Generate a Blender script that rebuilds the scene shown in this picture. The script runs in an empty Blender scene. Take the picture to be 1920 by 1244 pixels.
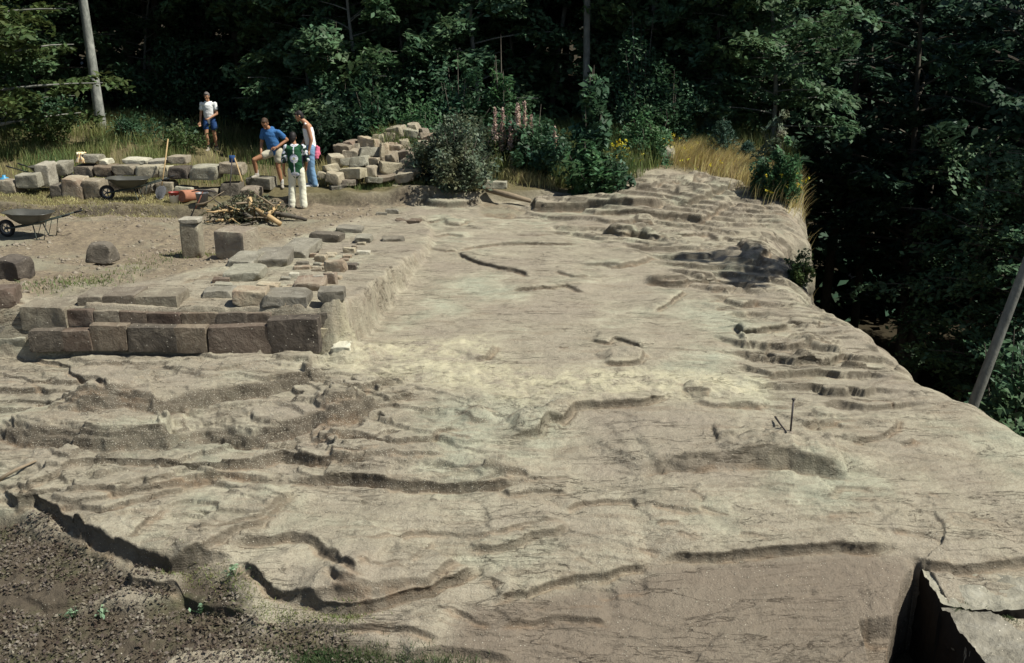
import bpy, bmesh, math, random
import numpy as np
from mathutils import Vector, Matrix
R = math.radians
random.seed(7); rng = np.random.default_rng(11)
scene = bpy.context.scene
# ------------------------------------------------------------------ camera, sky, sun, exposure
CZ, PITCH, F = 4.0, R(17), 1867.0
cam_d = bpy.data.cameras.new('camera'); cam = bpy.data.objects.new('camera', cam_d)
scene.collection.objects.link(cam); scene.camera = cam
cam.location = (0, 0, CZ); cam.rotation_euler = (R(90)-PITCH, 0, 0)
cam_d.sensor_width = 36; cam_d.lens = 35; cam_d.clip_end = 2000; cam_d.clip_start = .1
SUN_AZ, SUN_EL = R(103), R(56)          # azimuth measured clockwise from +Y (view direction)
w = bpy.data.worlds.new('World'); scene.world = w; w.use_nodes = True
nt = w.node_tree; sky = nt.nodes.new('ShaderNodeTexSky'); sky.sky_type = 'NISHITA'; sky.sun_disc = False
sky.sun_elevation = SUN_EL; sky.sun_rotation = SUN_AZ
nt.links.new(sky.outputs[0], nt.nodes['Background'].inputs[0]); nt.nodes['Background'].inputs[1].default_value = .065
sd = bpy.data.lights.new('sun', 'SUN'); sd.energy = 4.8; sd.angle = R(.5); sd.color = (1, .98, .90)
sun = bpy.data.objects.new('sun', sd); scene.collection.objects.link(sun)
sv = Vector((math.sin(SUN_AZ)*math.cos(SUN_EL), math.cos(SUN_AZ)*math.cos(SUN_EL), math.sin(SUN_EL)))
sun.rotation_euler = (-sv).to_track_quat('-Z', 'Y').to_euler(); sun.location = (20, -5, 30)
scene.view_settings.view_transform = 'Standard'; scene.view_settings.look = 'None'
scene.view_settings.exposure = .44; scene.view_settings.gamma = 1
scene.cycles.max_bounces = 5; scene.cycles.diffuse_bounces = 3; scene.cycles.glossy_bounces = 1
scene.cycles.transmission_bounces = 3; scene.cycles.transparent_max_bounces = 4
# ------------------------------------------------------------------ projection helpers
CP, SP = math.cos(PITCH), math.sin(PITCH)
def ray(px, py):
    px = np.asarray(px, float); py = np.asarray(py, float)
    dx = (px-960)/F; dy = (622-py)/F
    return dx, CP+dy*SP, -SP+dy*CP
def at(px, py, t):                     # the point at depth t along the view axis
    a, b, c = ray(px, py); return Vector((float(a*t), float(b*t), float(CZ+c*t)))
def S(a, b, v):
    t = np.clip((v-a)/(b-a), 0, 1); return t*t*(3-2*t)
# ------------------------------------------------------------------ numpy noise
_tabs = {}
def vn(x, y, seed=0):
    if seed not in _tabs: _tabs[seed] = np.random.default_rng(seed+100).random((256, 256)).astype(np.float32)
    T = _tabs[seed]
    xi = np.floor(x); yi = np.floor(y); fx = x-xi; fy = y-yi
    fx = fx*fx*fx*(fx*(fx*6-15)+10); fy = fy*fy*fy*(fy*(fy*6-15)+10)
    xi = xi.astype(np.int64) & 255; yi = yi.astype(np.int64) & 255; x1 = (xi+1) & 255; y1 = (yi+1) & 255
    a = T[xi, yi]; b = T[x1, yi]; c = T[xi, y1]; d = T[x1, y1]
    return (a+(b-a)*fx)*(1-fy)+(c+(d-c)*fx)*fy-.5
def fbm(x, y, sc, oct=4, seed=0, gain=.5):
    r = 0; a = 1; f = 1/sc
    for i in range(oct):
        r = r+a*vn(x*f+17.3*i, y*f-9.1*i, seed+i); a *= gain; f *= 2.03
    return r
def seg_dist(X, Y, P):                 # distance, side (+ = far side, left of direction), arc parameter 0..1
    n = len(P)-1; L = np.hypot(*(P[1:]-P[:-1]).T); cum = np.concatenate([[0], np.cumsum(L)]); tot = cum[-1]
    bd = np.full(X.shape, 1e9); bs = np.zeros(X.shape); bt = np.zeros(X.shape)
    for i in range(n):
        ax, ay = P[i]; ex, ey = P[i+1]-P[i]; l2 = max(ex*ex+ey*ey, 1e-9)
        qx = X-ax; qy = Y-ay; t = np.clip((qx*ex+qy*ey)/l2, 0, 1)
        d = np.hypot(qx-ex*t, qy-ey*t); c = ex*qy-ey*qx
        m = d < bd
        bd = np.where(m, d, bd); bs = np.where(m, np.sign(c), bs); bt = np.where(m, (cum[i]+t*L[i])/tot, bt)
    return bd*bs, bt
def inpoly(X, Y, P):
    r = np.zeros(np.shape(X), bool); j = len(P)-1
    for i in range(len(P)):
        xi, yi = P[i]; xj, yj = P[j]
        c = ((yi > Y) != (yj > Y)) & (X < (xj-xi)*(Y-yi)/(yj-yi+1e-12)+xi); r ^= c; j = i
    return r
# ------------------------------------------------------------------ the lie of the land
def flat_px(pts, z=0):
    pts = np.array(pts, float); a, b, c = ray(pts[:, 0], pts[:, 1]); t = (z-CZ)/c
    return np.stack([a*t, b*t], 1)
PLAT = flat_px([(560, 800), (598, 664), (650, 655), (693, 615), (748, 548), (800, 478), (812, 442), (790, 408), (770, 384), (700, 372)])
def base0(x, y):
    x = np.asarray(x, float); y = np.asarray(y, float)
    z = -.14*np.logaddexp(0, (11.6-y)*2)/2
    z = z+.45*S(21.3, 25.5, y)*S(.6, 4, x)                                   # layered rock rise at the back
    yb = 23.3-1.7*S(-4.5, -7, x)+.5*S(-4.4, -1, x)+.25*vn(x*.9, y*.4, 31)
    z = z+.27*S(yb-.13, yb+.13, y)*(1-S(.4, 1.6, x))                         # cut earth bank
    z = z+.75*S(25.5, 33, y)*(1-S(-10.5, -8.4, x))                           # grassy bank
    z = z+.55*S(25.5, 32, y)*S(-4.6, -2, x)*(1-S(7, 9, x))
    z = z+.75*np.exp(-((x+3.0)/1.0)**2-((y-26.0)/.9)**2)                     # earth under the rubble heap
    z = z-.05*np.clip(x-3, 0, 8)
    return z
def platform(x, y):
    sdv, _ = seg_dist(x, y, PLAT)
    p = .48*(1-S(12.6, 19, y))+.10*(1-S(20, 23, y))
    w = S(-.06, .06, sdv+.09*vn(x*2.2, y*2.2, 5)+.10*vn(x*6, y*6, 6)+.05*vn(x*15, y*15, 7))
    inside = (y > 12.05) & (y < 24)
    return p*w*inside*(S(12.05, 12.25, y))
def base1(x, y): return base0(x, y)+platform(x, y)
def unproj(pts, fn, it=8):
    pts = np.array(pts, float); a, b, c = ray(pts[:, 0], pts[:, 1]); z = np.zeros(len(pts))
    for i in range(it):
        t = np.clip((z-CZ)/c, 3, 60); z = .35*z+.65*fn(a*t, b*t)
    t = np.clip((z-CZ)/c, 3, 60)
    return np.stack([a*t, b*t], 1)
EDGE = unproj([(2100, 900), (1920, 800), (1830, 745), (1705, 702), (1675, 668), (1588, 594), (1500, 552), (1484, 512), (1474, 482), (1452, 474), (1436, 430), (1482, 422), (1474, 385)], base0)
EDGE = np.vstack([[[EDGE[0, 0]-.2, 3.0]], EDGE, [[6.65, 24.0], [7.5, 27], [8.6, 31], [9.3, 37], [9.5, 60]]])
def cliff(x, y):
    s, _ = seg_dist(x, y, EDGE); s = -s+.18*vn(x*1.1, y*1.1, 8)+.08*vn(x*4, y*4, 9)
    c = np.clip(s+.30, 0, 50)
    return np.minimum(np.where(c < .6, .9*c*c, .9*.36+(c-.6)*6), 12.5)
# ------------------------------------------------------------------ ledges traced on the rock: (frame, points, height, face width, back length, dark)
FR = dict(a=(0, 640, 2.06), b=(600, 640, 2.06), c=(1200, 700, 2.286), d=(1100, 180, 2.9625), e=(700, 380, 3.2), f=(1300, 560, 3.66), g=(780, 100, 4.0), h=(400, 380, 3.8875), s=(0, 0, 1))
LED = [
('a', [(170,262),(330,266),(500,258),(600,266),(700,262),(820,240),(1000,203),(1150,163),(1300,150),(1350,158)], .22, .20, 1.0, 1),
('a', [(-60,330),(60,388),(200,398),(400,398),(560,390),(640,400),(720,372),(800,352)], .24, .26, 1.0, 1),
('a', [(700,385),(780,352),(860,358),(960,382),(1060,362),(1200,330),(1300,300),(1442,262),(1500,235)], .20, .20, .9, 1),
('a', [(200,500),(330,458),(560,464),(700,472),(900,482),(1000,474),(1090,445),(1250,470),(1350,450)], .14, .12, .7, .8),
('a', [(-40,560),(100,556),(180,520),(280,470),(340,450)], .08, .06, .6, .4),
('a', [(180,625),(260,652),(400,642),(500,620),(620,590),(700,575),(760,545)], .09, .05, .5, .4),
('a', [(200,585),(300,565),(400,560),(440,578),(560,562),(700,548),(850,522),(960,545),(1100,555)], .10, .08, .5, .7),
('a', [(560,548),(700,520),(860,505),(960,535),(1040,540)], .06, .04, .4, .5),
('a', [(480,760),(540,715),(600,680),(645,640)], .06, .05, .5, .6),
('a', [(715,690),(760,705),(830,700),(900,682),(990,665),(1080,610),(1140,590)], .07, .05, .4, .5),
('a', [(640,822),(760,806),(830,775),(900,738),(1000,698),(1080,640),(1145,590)], .09, .07, .5, .5),
('a', [(-40,580),(60,640),(130,622),(220,672),(330,732),(420,792),(520,838),(640,858),(760,838),(850,836),(930,868)], .20, .10, 1.0, .6),
('a', [(880,812),(960,790),(1060,780),(1110,768),(1200,795),(1290,855),(1380,892),(1450,910)], .10, .10, .3, .8),
('a', [(1250,870),(1300,930),(1380,975),(1450,990)], .06, .04, .3, .5),
('a', [(925,868),(980,930),(1040,988),(1120,1002),(1200,996),(1300,1016),(1442,1046)], .16, .08, .8, .6),
('b', [(-160,1030),(0,1052),(150,1056),(250,1036),(350,1006),(450,978),(540,932),(600,880),(618,850)], .20, .10, .8, .7),
('b', [(0,940),(120,958),(240,978),(340,975),(420,930),(480,880),(560,840)], .08, .06, .5, .5),
('b', [(10,885),(60,930),(150,945),(260,960),(340,955)], .06, .05, .4, .5),
('a', [(60,920),(170,962),(260,956),(350,915),(440,878)], .12, .06, .6, .3),
('a', [(430,870),(480,934),(620,944),(760,994),(860,1024),(960,1066)], .16, .10, .7, .4),
('a', [(90,45),(180,76),(260,97),(272,122),(340,152),(420,178),(520,190)], .10, .05, .6, .7),
('a', [(-40,152),(120,150),(210,138)], .05, .03, .4, .3),
('a', [(40,218),(260,212),(420,203),(560,218),(610,240)], .08, .05, .5, .6),
('a', [(180,240),(300,245),(430,240),(560,230)], .05, .04, .3, .8),
('a', [(110,160),(170,188),(230,192)], .04, .03, .3, .4),
('a', [(-40,420),(60,415),(110,400)], .05, .03, .4, .3),
('a', [(1180,360),(1280,352),(1360,366),(1450,372)], .09, .05, .5, .6),
('a', [(1170,430),(1230,445),(1330,440),(1450,450)], .06, .04, .4, .5),
('a', [(1100,552),(1250,546),(1350,550),(1442,558),(1500,566)], .12, .10, .5, .8),
('b', [(-60,550),(0,556),(100,552),(200,556),(350,564),(520,566),(680,556),(800,528)], .13, .12, .6, 1),
('b', [(-20,372),(100,370),(200,378),(300,390),(420,388),(470,352),(580,322)], .10, .05, .6, .6),
('b', [(480,352),(520,368),(590,380)], .04, .03, .3, .3),
('b', [(-20,458),(80,457),(160,443),(260,442),(350,448),(520,442)], .06, .04, .4, .6),
('b', [(0,410),(120,415),(230,405)], .04, .03, .3, .5),
('b', [(600,532),(700,502),(760,510),(810,528)], .10, .04, .3, .6),
('b', [(690,562),(740,592),(830,582),(900,582),(975,594)], .07, .05, .3, .3),
('b', [(740,548),(800,532),(900,527),(985,522)], .04, .03, .3, .2),
('b', [(940,665),(1000,638),(1100,628),(1200,628),(1245,658)], .09, .04, .4, .4),
('b', [(560,792),(660,804),(740,788),(800,752),(900,737),(965,700)], .12, .07, .5, .5),
('b', [(450,748),(600,750),(700,722),(800,702),(945,690)], .05, .04, .4, .3),
('b', [(140,782),(250,757),(400,747),(520,748)], .05, .04, .3, .3),
('b', [(340,858),(390,812),(445,768)], .04, .04, .3, .3),
('b', [(140,860),(260,856),(350,850)], .03, .03, .3, .3),
('b', [(680,385),(760,372),(850,352),(882,314),(930,314),(980,268),(1080,262),(1240,259),(1300,238),(1350,212)], .15, .07, .5, .2),
('b', [(510,262),(560,282),(600,306),(655,302)], .10, .04, .25, .5),
('b', [(560,262),(640,270),(680,258)], .05, .03, .3, .2),
('b', [(-40,330),(60,312),(180,270),(300,225),(420,205)], .09, .08, .5, .4),
('b', [(-40,260),(100,215),(200,180),(300,150)], .10, .08, .5, .7),
('b', [(1420,235),(1520,257),(1648,252),(1740,262)], .08, .05, .3, .3),
('b', [(1380,205),(1440,212),(1500,215)], .14, .06, .3, .6),
('c', [(360,148),(480,140),(560,132),(680,130)], .06, .04, .3, .2),
('b', [(430,1047),(520,1054),(600,1076),(685,1104)], .09, .05, .4, .6),
('b', [(660,1005),(800,980),(900,935),(1000,900),(1150,873),(1300,858)], .12, .04, .6, .3),
('b', [(820,1036),(900,1010),(1000,990),(1170,998)], -.07, .05, .4, .0),
('b', [(1060,960),(1150,950),(1280,945)], -.05, .05, .3, 0),
('b', [(700,1095),(850,1095),(950,1062),(1130,1075)], .10, .05, .35, .4),
('b', [(640,904),(680,922),(712,938)], .05, .03, .2, .5),
('b', [(980,808),(1020,826),(1045,848)], .04, .03, .2, .4),
('b', [(1280,632),(1400,655),(1500,665)], .04, .03, .3, .3),
('b', [(1440,570),(1480,590),(1495,620)], .05, .03, .3, .3),
('b', [(-200,1130),(0,1118),(150,1122),(300,1130),(420,1160),(490,1180)], .07, .05, .5, .4),
('b', [(300,1240),(480,1215),(620,1225),(760,1260)], .14, .08, .5, .5),
('c', [(0,448),(60,424),(150,418),(250,414),(330,404),(430,400),(560,404),(640,400),(700,418),(760,430),(900,450),(950,445)], .22, .16, .9, .3),
('c', [(885,288),(960,288),(1020,275),(1100,232),(1120,180)], .17, .05, .5, .4),
('c', [(770,62),(790,88),(840,92),(910,92)], .07, .04, .3, .4),
('c', [(960,106),(1040,112),(1105,128)], .07, .04, .3, .4),
('c', [(700,225),(800,218),(860,195),(960,190)], .06, .08, .3, .2),
('c', [(60,812),(200,796),(430,792),(600,778),(760,768),(860,762),(960,778),(1090,752),(1150,772)], .13, .07, 1.4, .6),
('c', [(1070,686),(1120,690),(1200,700),(1310,722)], .05, .03, .5, .3),
('c', [(1150,775),(1190,826),(1300,846),(1440,860),(1560,836),(1700,812)], .16, .08, .7, .3),
('c', [(270,578),(340,592),(395,605)], .05, .03, .3, .4),
('c', [(80,652),(110,636),(190,636)], .03, .03, .2, .4),
('c', [(170,682),(230,700),(260,690)], .04, .03, .2, .4),
('c', [(420,688),(480,692),(560,706)], .05, .03, .3, .4),
('c', [(-20,738),(50,756),(105,772)], .05, .03, .3, .4),
('c', [(530,492),(600,470),(680,482)], .015, .03, .2, .2),
('c', [(800,545),(850,492),(960,498),(1040,520)], .02, .03, .2, .2),
('c', [(800,618),(900,605),(1010,598)], .02, .03, .2, .2),
('c', [(940,1045),(1000,1065),(1110,1065)], .2, .05, .5, .3),
('c', [(1250,512),(1305,525)], .03, .03, .2, .3),
('c', [(1320,610),(1400,605),(1480,630),(1560,640)], .02, .03, .3, .2),
('c', [(1100,295),(1150,292),(1180,276)], .03, .03, .2, .3),
('s', [(994,374),(1001,393),(1030,393.5),(1055,392),(1105,388),(1142,386),(1188,388),(1228,385),(1252,380),(1270,382)], .30, .12, .9, .9),
('d', [(-40,664),(150,655),(300,660),(430,668),(560,674),(640,690),(700,655),(800,605),(850,590)], .13, .06, .6, .7),
('d', [(60,762),(200,778),(300,774),(420,803),(475,783)], .10, .06, .5, .6),
('d', [(480,768),(600,768),(675,750)], .09, .05, .4, .5),
('d', [(240,508),(340,503),(440,483),(525,472)], .09, .05, .5, .5),
('d', [(455,592),(560,584),(640,563),(720,542),(800,518),(860,502),(915,496)], .14, .07, .5, .8),
('d', [(420,655),(530,648),(625,660)], .07, .04, .4, .5),
('d', [(535,492),(560,503),(605,462),(680,444),(745,440)], .12, .05, .4, .5),
('d', [(240,457),(330,472)], .05, .04, .4, .4),
('d', [(210,427),(310,437)], .04, .04, .4, .4),
('d', [(815,885),(900,908),(960,898),(1035,870)], .16, .05, .5, .4),
('d', [(800,835),(860,850),(950,835),(1040,830)], .07, .05, .4, .2),
('d', [(850,966),(930,952),(1005,930)], .06, .05, .4, .5),
('d', [(300,1040),(450,1042),(540,1048),(600,1022),(680,1008),(770,1000)], .10, .10, .4, .6),
('d', [(655,1046),(700,1048),(765,1036)], .05, .03, .3, .4),
('d', [(680,1077),(800,1074),(875,1046)], .05, .03, .3, .4),
('d', [(375,1204),(440,1164),(520,1104),(565,1088)], .07, .05, .4, .8),
('d', [(855,1168),(960,1134)], .06, .04, .3, .8),
('d', [(720,1192),(860,1172)], .03, .03, .3, .3),
('d', [(975,1038),(1055,1044)], .06, .04, .25, .7),
('d', [(60,942),(180,957),(280,948),(350,914),(410,890)], .05, .04, .5, .4),
('d', [(900,590),(980,600),(1060,640),(1150,640)], .05, .04, .5, .3),
('d', [(120,708),(250,690),(390,695)], .05, .04, .4, .4),
('d', [(520,880),(620,850),(760,840)], .05, .05, .4, .3),
('d', [(640,1145),(760,1120),(900,1100)], .03, .03, .4, .2),
('d', [(720,950),(780,990),(830,1000)], .05, .04, .4, .4),
('e', [(495,298),(530,328),(620,364),(720,393),(820,408),(900,432),(955,452)], .07, .03, .7, .5),
('e', [(330,287),(430,302),(500,296)], .04, .03, .4, .3),
('e', [(480,290),(600,268),(760,252),(900,247),(1100,252),(1280,252)], .06, .05, .6, .4),
('e', [(1085,415),(1180,444),(1300,438)], .05, .03, .4, .3),
('e', [(1200,372),(1370,377),(1420,394),(1560,387),(1690,325)], .05, .04, .5, .3),
('e', [(790,528),(900,523),(1060,517),(1140,503),(1200,532),(1275,550)], .06, .04, .5, .5),
('e', [(1630,484),(1780,488),(1890,472)], .09, .07, .4, .7),
('e', [(1120,868),(1150,872),(1195,866)], .06, .03, .3, .4),
('e', [(1300,835),(1420,852),(1480,832),(1550,848),(1620,884)], .06, .03, .4, .3),
('e', [(1380,972),(1500,979),(1600,965),(1650,920)], .09, .05, .35, .3),
('e', [(590,955),(680,934),(725,860)], .05, .08, .4, .3),
('e', [(350,204),(450,194),(560,204)], .05, .03, .4, .3),
('g', [(-40,1150),(60,1130),(100,1144),(250,1150),(380,1140),(525,1092)], .15, .04, .7, .6),
('e', [(140,134),(280,112),(425,108),(440,134),(530,142),(600,98)], .07, .05, .5, .3),
('e', [(1100,150),(1300,128),(1400,132)], .03, .03, .4, .3),
('e', [(850,190),(1000,196),(1100,190)], .03, .03, .4, .3),
('e', [(1350,190),(1500,198),(1620,205),(1700,228),(1790,205)], .09, .05, .4, .5),
('e', [(1540,100),(1620,112),(1700,112)], .06, .04, .4, .5),
('f', [(305,190),(315,244),(420,244),(540,240),(680,236)], .10, .05, .4, .3),
('f', [(470,352),(540,314),(650,314),(720,318),(775,292)], .12, .06, .4, .5),
('f', [(635,430),(760,418),(880,424),(960,404),(1045,362)], .11, .07, .4, .3),
('f', [(430,524),(540,509),(645,492)], .08, .04, .3, .3),
('f', [(640,492),(880,492),(960,504),(1040,534)], .06, .04, .3, .3),
('f', [(862,590),(900,638),(1000,654),(1090,664),(1135,640)], .12, .05, .4, .3),
('f', [(1265,680),(1330,702),(1395,718)], .08, .03, .3, .3),
('f', [(620,152),(700,168),(850,192),(890,155)], .10, .06, .3, .9),
('f', [(1415,986),(1480,988),(1535,960)], .04, .03, .3, .3),
('f', [(780,868),(900,862),(1035,842)], .04, .04, .4, .2),
('f', [(150,88),(330,68)], .04, .03, .4, .3),
('f', [(325,52),(455,25)], .09, .05, .3, .9),
('f', [(940,170),(1000,196),(1050,190)], .04, .03, .3, .3),
('f', [(640,360),(700,330),(900,310),(1000,330)], .05, .05, .3, .2),
('s', [(430,556),(520,540),(600,538)], .05, .04, .3, .2),
('s', [(330,535),(400,520),(460,512),(520,500)], .08, .05, .4, .3),
('s', [(1840,1105),(1880,1115),(1960,1110)], .03, .03, .3, .3),
('s', [(-30,575),(20,582),(50,590)], .10, .04, .4, .2),
('s', [(-30,640),(10,642),(52,638)], .14, .04, .5, .2),
]
LED.sort(key=lambda l: -np.mean([FR[l[0]][1]+p[1]/FR[l[0]][2] for p in l[1]]))
ledges = []                            # (P, h, w, L, dark, bbox)
def led_eval(x, y, l, want=False):
    P, h, wd, L, dk, bb = l
    s, t = seg_dist(x, y, P)
    tl = P.shape[0]
    tap = S(0, .14, t)*S(0, .14, 1-t)
    if abs(h) > .06 and wd > .13:
        st = 0
        for q_, (cq, wq) in enumerate(((.0, .40), (.38, .32), (.76, .28))): st = st+wq*S(0, max(.25*wd, .03), s-wd*cq-wd*.55*vn(x*2.6+9*q_, y*2.6-5*q_, 70+q_)-wd*.3*vn(x*7+3*q_, y*7, 74+q_))
        prof = st*(1-S(wd, L, s))
    else: prof = S(-wd*.15, wd, s)*(1-S(wd, L, s))
    dY = min(.06, max(.012, float(P[:, 1].mean())**2/(CZ*F)*(1.18 if P[:, 1].mean() < 10.6 else .5 if P[:, 1].mean() < 17.5 else .35)))
    z = h*tap*prof-min(.035, .45*abs(h))*tap*np.exp(-((s+.01)/(.022+dY))**2)
    if not want: return z
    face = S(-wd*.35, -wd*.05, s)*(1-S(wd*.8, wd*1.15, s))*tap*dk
    foot = np.exp(-((s+.03)/.035)**2)*S(0, .1, t)*S(0, .1, 1-t)
    lip = S(wd*.35, wd*.9, s)*(1-S(wd*1.0, wd*2.2, s))*tap*min(1, max(h, 0)/.1)
    return z, face, foot, lip, s
def zpts(x, y):
    z = base1(x, y)
    for l in ledges:
        bb = l[5]
        if (x.max() < bb[0]) or (x.min() > bb[1]) or (y.max() < bb[2]) or (y.min() > bb[3]): continue
        z = z+led_eval(x, y, l)
    return z
for fr, pts, h, wd, L, dk in LED:
    ox, oy, sc = FR[fr]
    P = unproj([(ox+a/sc, oy+b/sc) for a, b in pts], zpts, 6); L = max(L*1.9, 8*abs(h)*.7); dk = .55+.45*dk if h > 0 else 0; h = math.copysign(min(abs(h), .085*float(np.hypot(*(P[1:]-P[:-1]).T).sum())), h)
    m = L+.3; ym = P[:, 1].mean(); wd = wd*(.6 if wd < .13 else .85); wd = max(wd, 2.2*ym*ym/(CZ*F)*(1.18 if ym < 10.6 else .5 if ym < 17.5 else .35))
    ledges.append((P, (1.9 if fr in 'defg' else .62 if (fr == 'a' and h == .20 and wd == .10) else 1.0)*(h*(.36+.34*min(1,h/.25)) if h>0 else h*.6), wd, L, dk, (P[:, 0].min()-m, P[:, 0].max()+m, P[:, 1].min()-m, P[:, 1].max()+m)))
# ------------------------------------------------------------------ the fine rock sheet
NC, NR = 1180, 1650
pyr = np.concatenate([np.linspace(1420, 761, 560), np.linspace(760, 521, 480), np.linspace(520, 372, NR-1230)]); a_, b_, c_ = ray(np.zeros_like(pyr), pyr)
rowsY = b_*(-.45*S(500, 1200, pyr)-CZ)/c_
rowsY = np.concatenate([rowsY, np.linspace(rowsY[-1]+.1, 40, 190)])
U = np.linspace(-.64, .70, NC)
YY, UU = np.meshgrid(rowsY, U, indexing='ij'); XX = UU*(YY*CP+CZ*SP)
XX = XX.astype(np.float64)
wx = XX+.085*fbm(XX, YY, .8, 5, 40, .6); wy = YY+.085*fbm(XX, YY, .8, 5, 50, .6)
Z = base1(XX, YY)
nearw = lambda a: a
DK = np.zeros_like(Z); FT = np.zeros_like(Z); OX = np.zeros_like(Z); OY = np.zeros_like(Z)
for l in ledges:
    bb = l[5]; r0 = np.searchsorted(rowsY, bb[2]-.2); r1 = np.searchsorted(rowsY, bb[3]+.2)
    if r1 <= r0: continue
    sub = XX[r0:r1]; cm = (sub > bb[0]) & (sub < bb[1]); cols = np.where(cm.any(0))[0]
    if len(cols) == 0: continue
    c0, c1 = cols[0], cols[-1]+1; sl = (slice(r0, r1), slice(c0, c1))
    z, face, foot, lip, s = led_eval(wx[sl], wy[sl], l, True)
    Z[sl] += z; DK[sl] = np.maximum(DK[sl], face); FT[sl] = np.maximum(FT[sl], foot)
    # overhang: the lip leans out over the foot
    P = l[0]; d = P[-1]-P[0]; n = np.array([d[1], -d[0]])/max(np.hypot(*d), 1e-6)
    o = min(.04, .5*abs(l[1]))
    OX[sl] += n[0]*o*lip; OY[sl] += n[1]*o*lip
# region masks
def mask(pts, soft=.25, z=None):
    P = unproj(pts, base1) if z is None else flat_px(pts, z)
    sdv, _ = seg_dist(wx, wy, np.vstack([P, P[:1]])); ins = inpoly(wx, wy, P)
    return S(-soft, soft, np.where(ins, np.abs(sdv), -np.abs(sdv))+soft*.9*fbm(XX, YY, .5, 4, 77))
LITTER = [(-200, 960), (30, 960), (110, 985), (230, 1050), (330, 1062), (430, 1080), (480, 1170), (560, 1172), (640, 1190), (760, 1240), (900, 1290), (900, 1500), (-400, 1500)]
m_lit = mask(LITTER, .12)
m_lit = m_lit*(1-mask([(290, 1250), (330, 1222), (430, 1210), (540, 1222), (600, 1290), (300, 1330)], .06))*(1-.8*mask([(200, 1095), (240, 1060), (330, 1070), (330, 1110), (240, 1130), (140, 1120)], .05))
m_lime = mask([(610, 600), (700, 640), (900, 630), (960, 690), (1200, 695), (1300, 690), (1430, 705), (1420, 745), (1250, 752), (1100, 765), (960, 750), (700, 700), (650, 690)], .30)
m_soil = mask([(-200, 400), (330, 392), (600, 400), (760, 372), (780, 385), (700, 410), (600, 430), (470, 470), (430, 500), (200, 540), (60, 560), (-200, 575)], .25)
m_soil = np.maximum(m_soil, (S(20.6, 21.2, wy)*(1-S(-3.2, -2.2, wx)))*(1-S(24, 25, wy)))
m_soil = np.maximum(m_soil, mask([(905, 372), (990, 395), (960, 410), (900, 405)], .1))
m_grass = np.clip(S(-.1, .3, wy-(23.3-1.7*S(-4.5, -7, wx)+.5*S(-4.4, -1, wx)))*(1-S(.2, 1.2, wx))
                  + S(25.2, 26, wy+.4*vn(XX*1.5, YY*1.5, 3)-S(3, 5.5, XX)*.4)*S(0, 1, wx) + S(24.0, 24.6, wy)*S(0, .5, wx)*(1-S(1.2, 2.4, wx)) + S(32, 34, YY), 0, 1)
m_brown = mask([(1130, 1080), (1250, 1058), (1420, 1040), (1700, 1040), (1720, 1070), (1760, 1300), (1000, 1500), (780, 1300), (900, 1150)], .15)
rk = 1-np.clip(np.maximum(m_soil, m_grass), 0, 1)*.9
# bedding steps everywhere on bare rock, weak on the dressed slab
slab = mask([(760, 480), (1100, 440), (1300, 520), (1370, 640), (1300, 690), (950, 690), (720, 690)], .5)
front = mask([(560, 900), (1000, 930), (1900, 860), (1950, 1400), (900, 1240), (500, 1050)], .5)
leftf = mask([(-200, 650), (620, 670), (1000, 800), (980, 900), (550, 920), (300, 1050), (-200, 960)], .5)
rightb = mask([(940, 400), (1000, 360), (1180, 290), (1430, 330), (1530, 470), (1700, 650), (1680, 760), (1560, 800), (1400, 700), (1330, 560), (1230, 480), (1050, 440)], .4)
amp = rk*(1-m_lit)*(.35+.9*rightb+1.2*leftf)*(1-.75*slab)*(1-.6*front)*(1-m_lime*.6)
def beds(freq, ang, seed, sharp=.12):
    ph = (wy*math.cos(ang)+wx*math.sin(ang))*freq+1.3*fbm(XX, YY, 2.2, 3, seed)*freq*.6
    k = np.floor(ph); f = ph-k
    gate = S(-.05, .15, vn(wx*.7+k*3.1, k*7.7+wy*.15, seed+9))
    return S(0, sharp, f)*(1-f)*gate, np.exp(-(f/.10)**2)*gate
b1, e1 = beds(2.1, .25, 200, .05); b2, e2 = beds(4.3, -.12, 220, .08); b3, e3 = beds(8.0, .1, 240, .15)
# broad swells
rough = fbm(XX, YY, 1.7, 3, 300, .5)*.09+fbm(XX, YY, .35, 3, 320)*.012
Z += rough*(.5+.05*leftf*rk+.4*m_soil+1.2*m_lit+.8*m_grass)*(1-.45*slab)
Z += amp*(.030*b1+.014*b2)
# plates: angular pieces of broken bedding, each a little higher or lower and tipped
def plates(sx, sy, ang, seed, amp_h, tip):
    ca, sa = math.cos(ang), math.sin(ang); u = (wx*ca+wy*sa)/sx; v = (-wx*sa+wy*ca)/sy; iu = np.floor(u).astype(np.int64); iv = np.floor(v).astype(np.int64)
    T = np.random.default_rng(seed).random((128, 128, 5)).astype(np.float32); f1 = np.full(u.shape, 9.); f2 = np.full(u.shape, 9.); hh = np.zeros(u.shape)
    for du in (-1, 0, 1):
        for dv in (-1, 0, 1):
            a_ = (iu+du) & 127; b_ = (iv+dv) & 127; q = T[a_, b_]; ru = u-(iu+du+q[..., 0]); rv = v-(iv+dv+q[..., 1]); d = np.hypot(ru, rv); m = d < f1
            f2 = np.where(m, f1, np.minimum(f2, d)); hq_ = (q[..., 2]-.5)*amp_h+ru*sx*(q[..., 3]-.5)*tip+rv*sy*(q[..., 4]-.2)*tip; hh = np.where(m, hq_, hh); f1 = np.where(m, d, f1)
    return hh, f2-f1
pg = S(-.08, .22, fbm(XX, YY, 1.6, 4, 640)+.10*leftf+.12*rightb-.10*slab-.05*front)*rk*(1-m_lit)
hA, eA = plates(1.3, .42, .12, 650, .055, .16); hB, eB = plates(.55, .16, -.08, 651, .022, .14)
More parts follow.
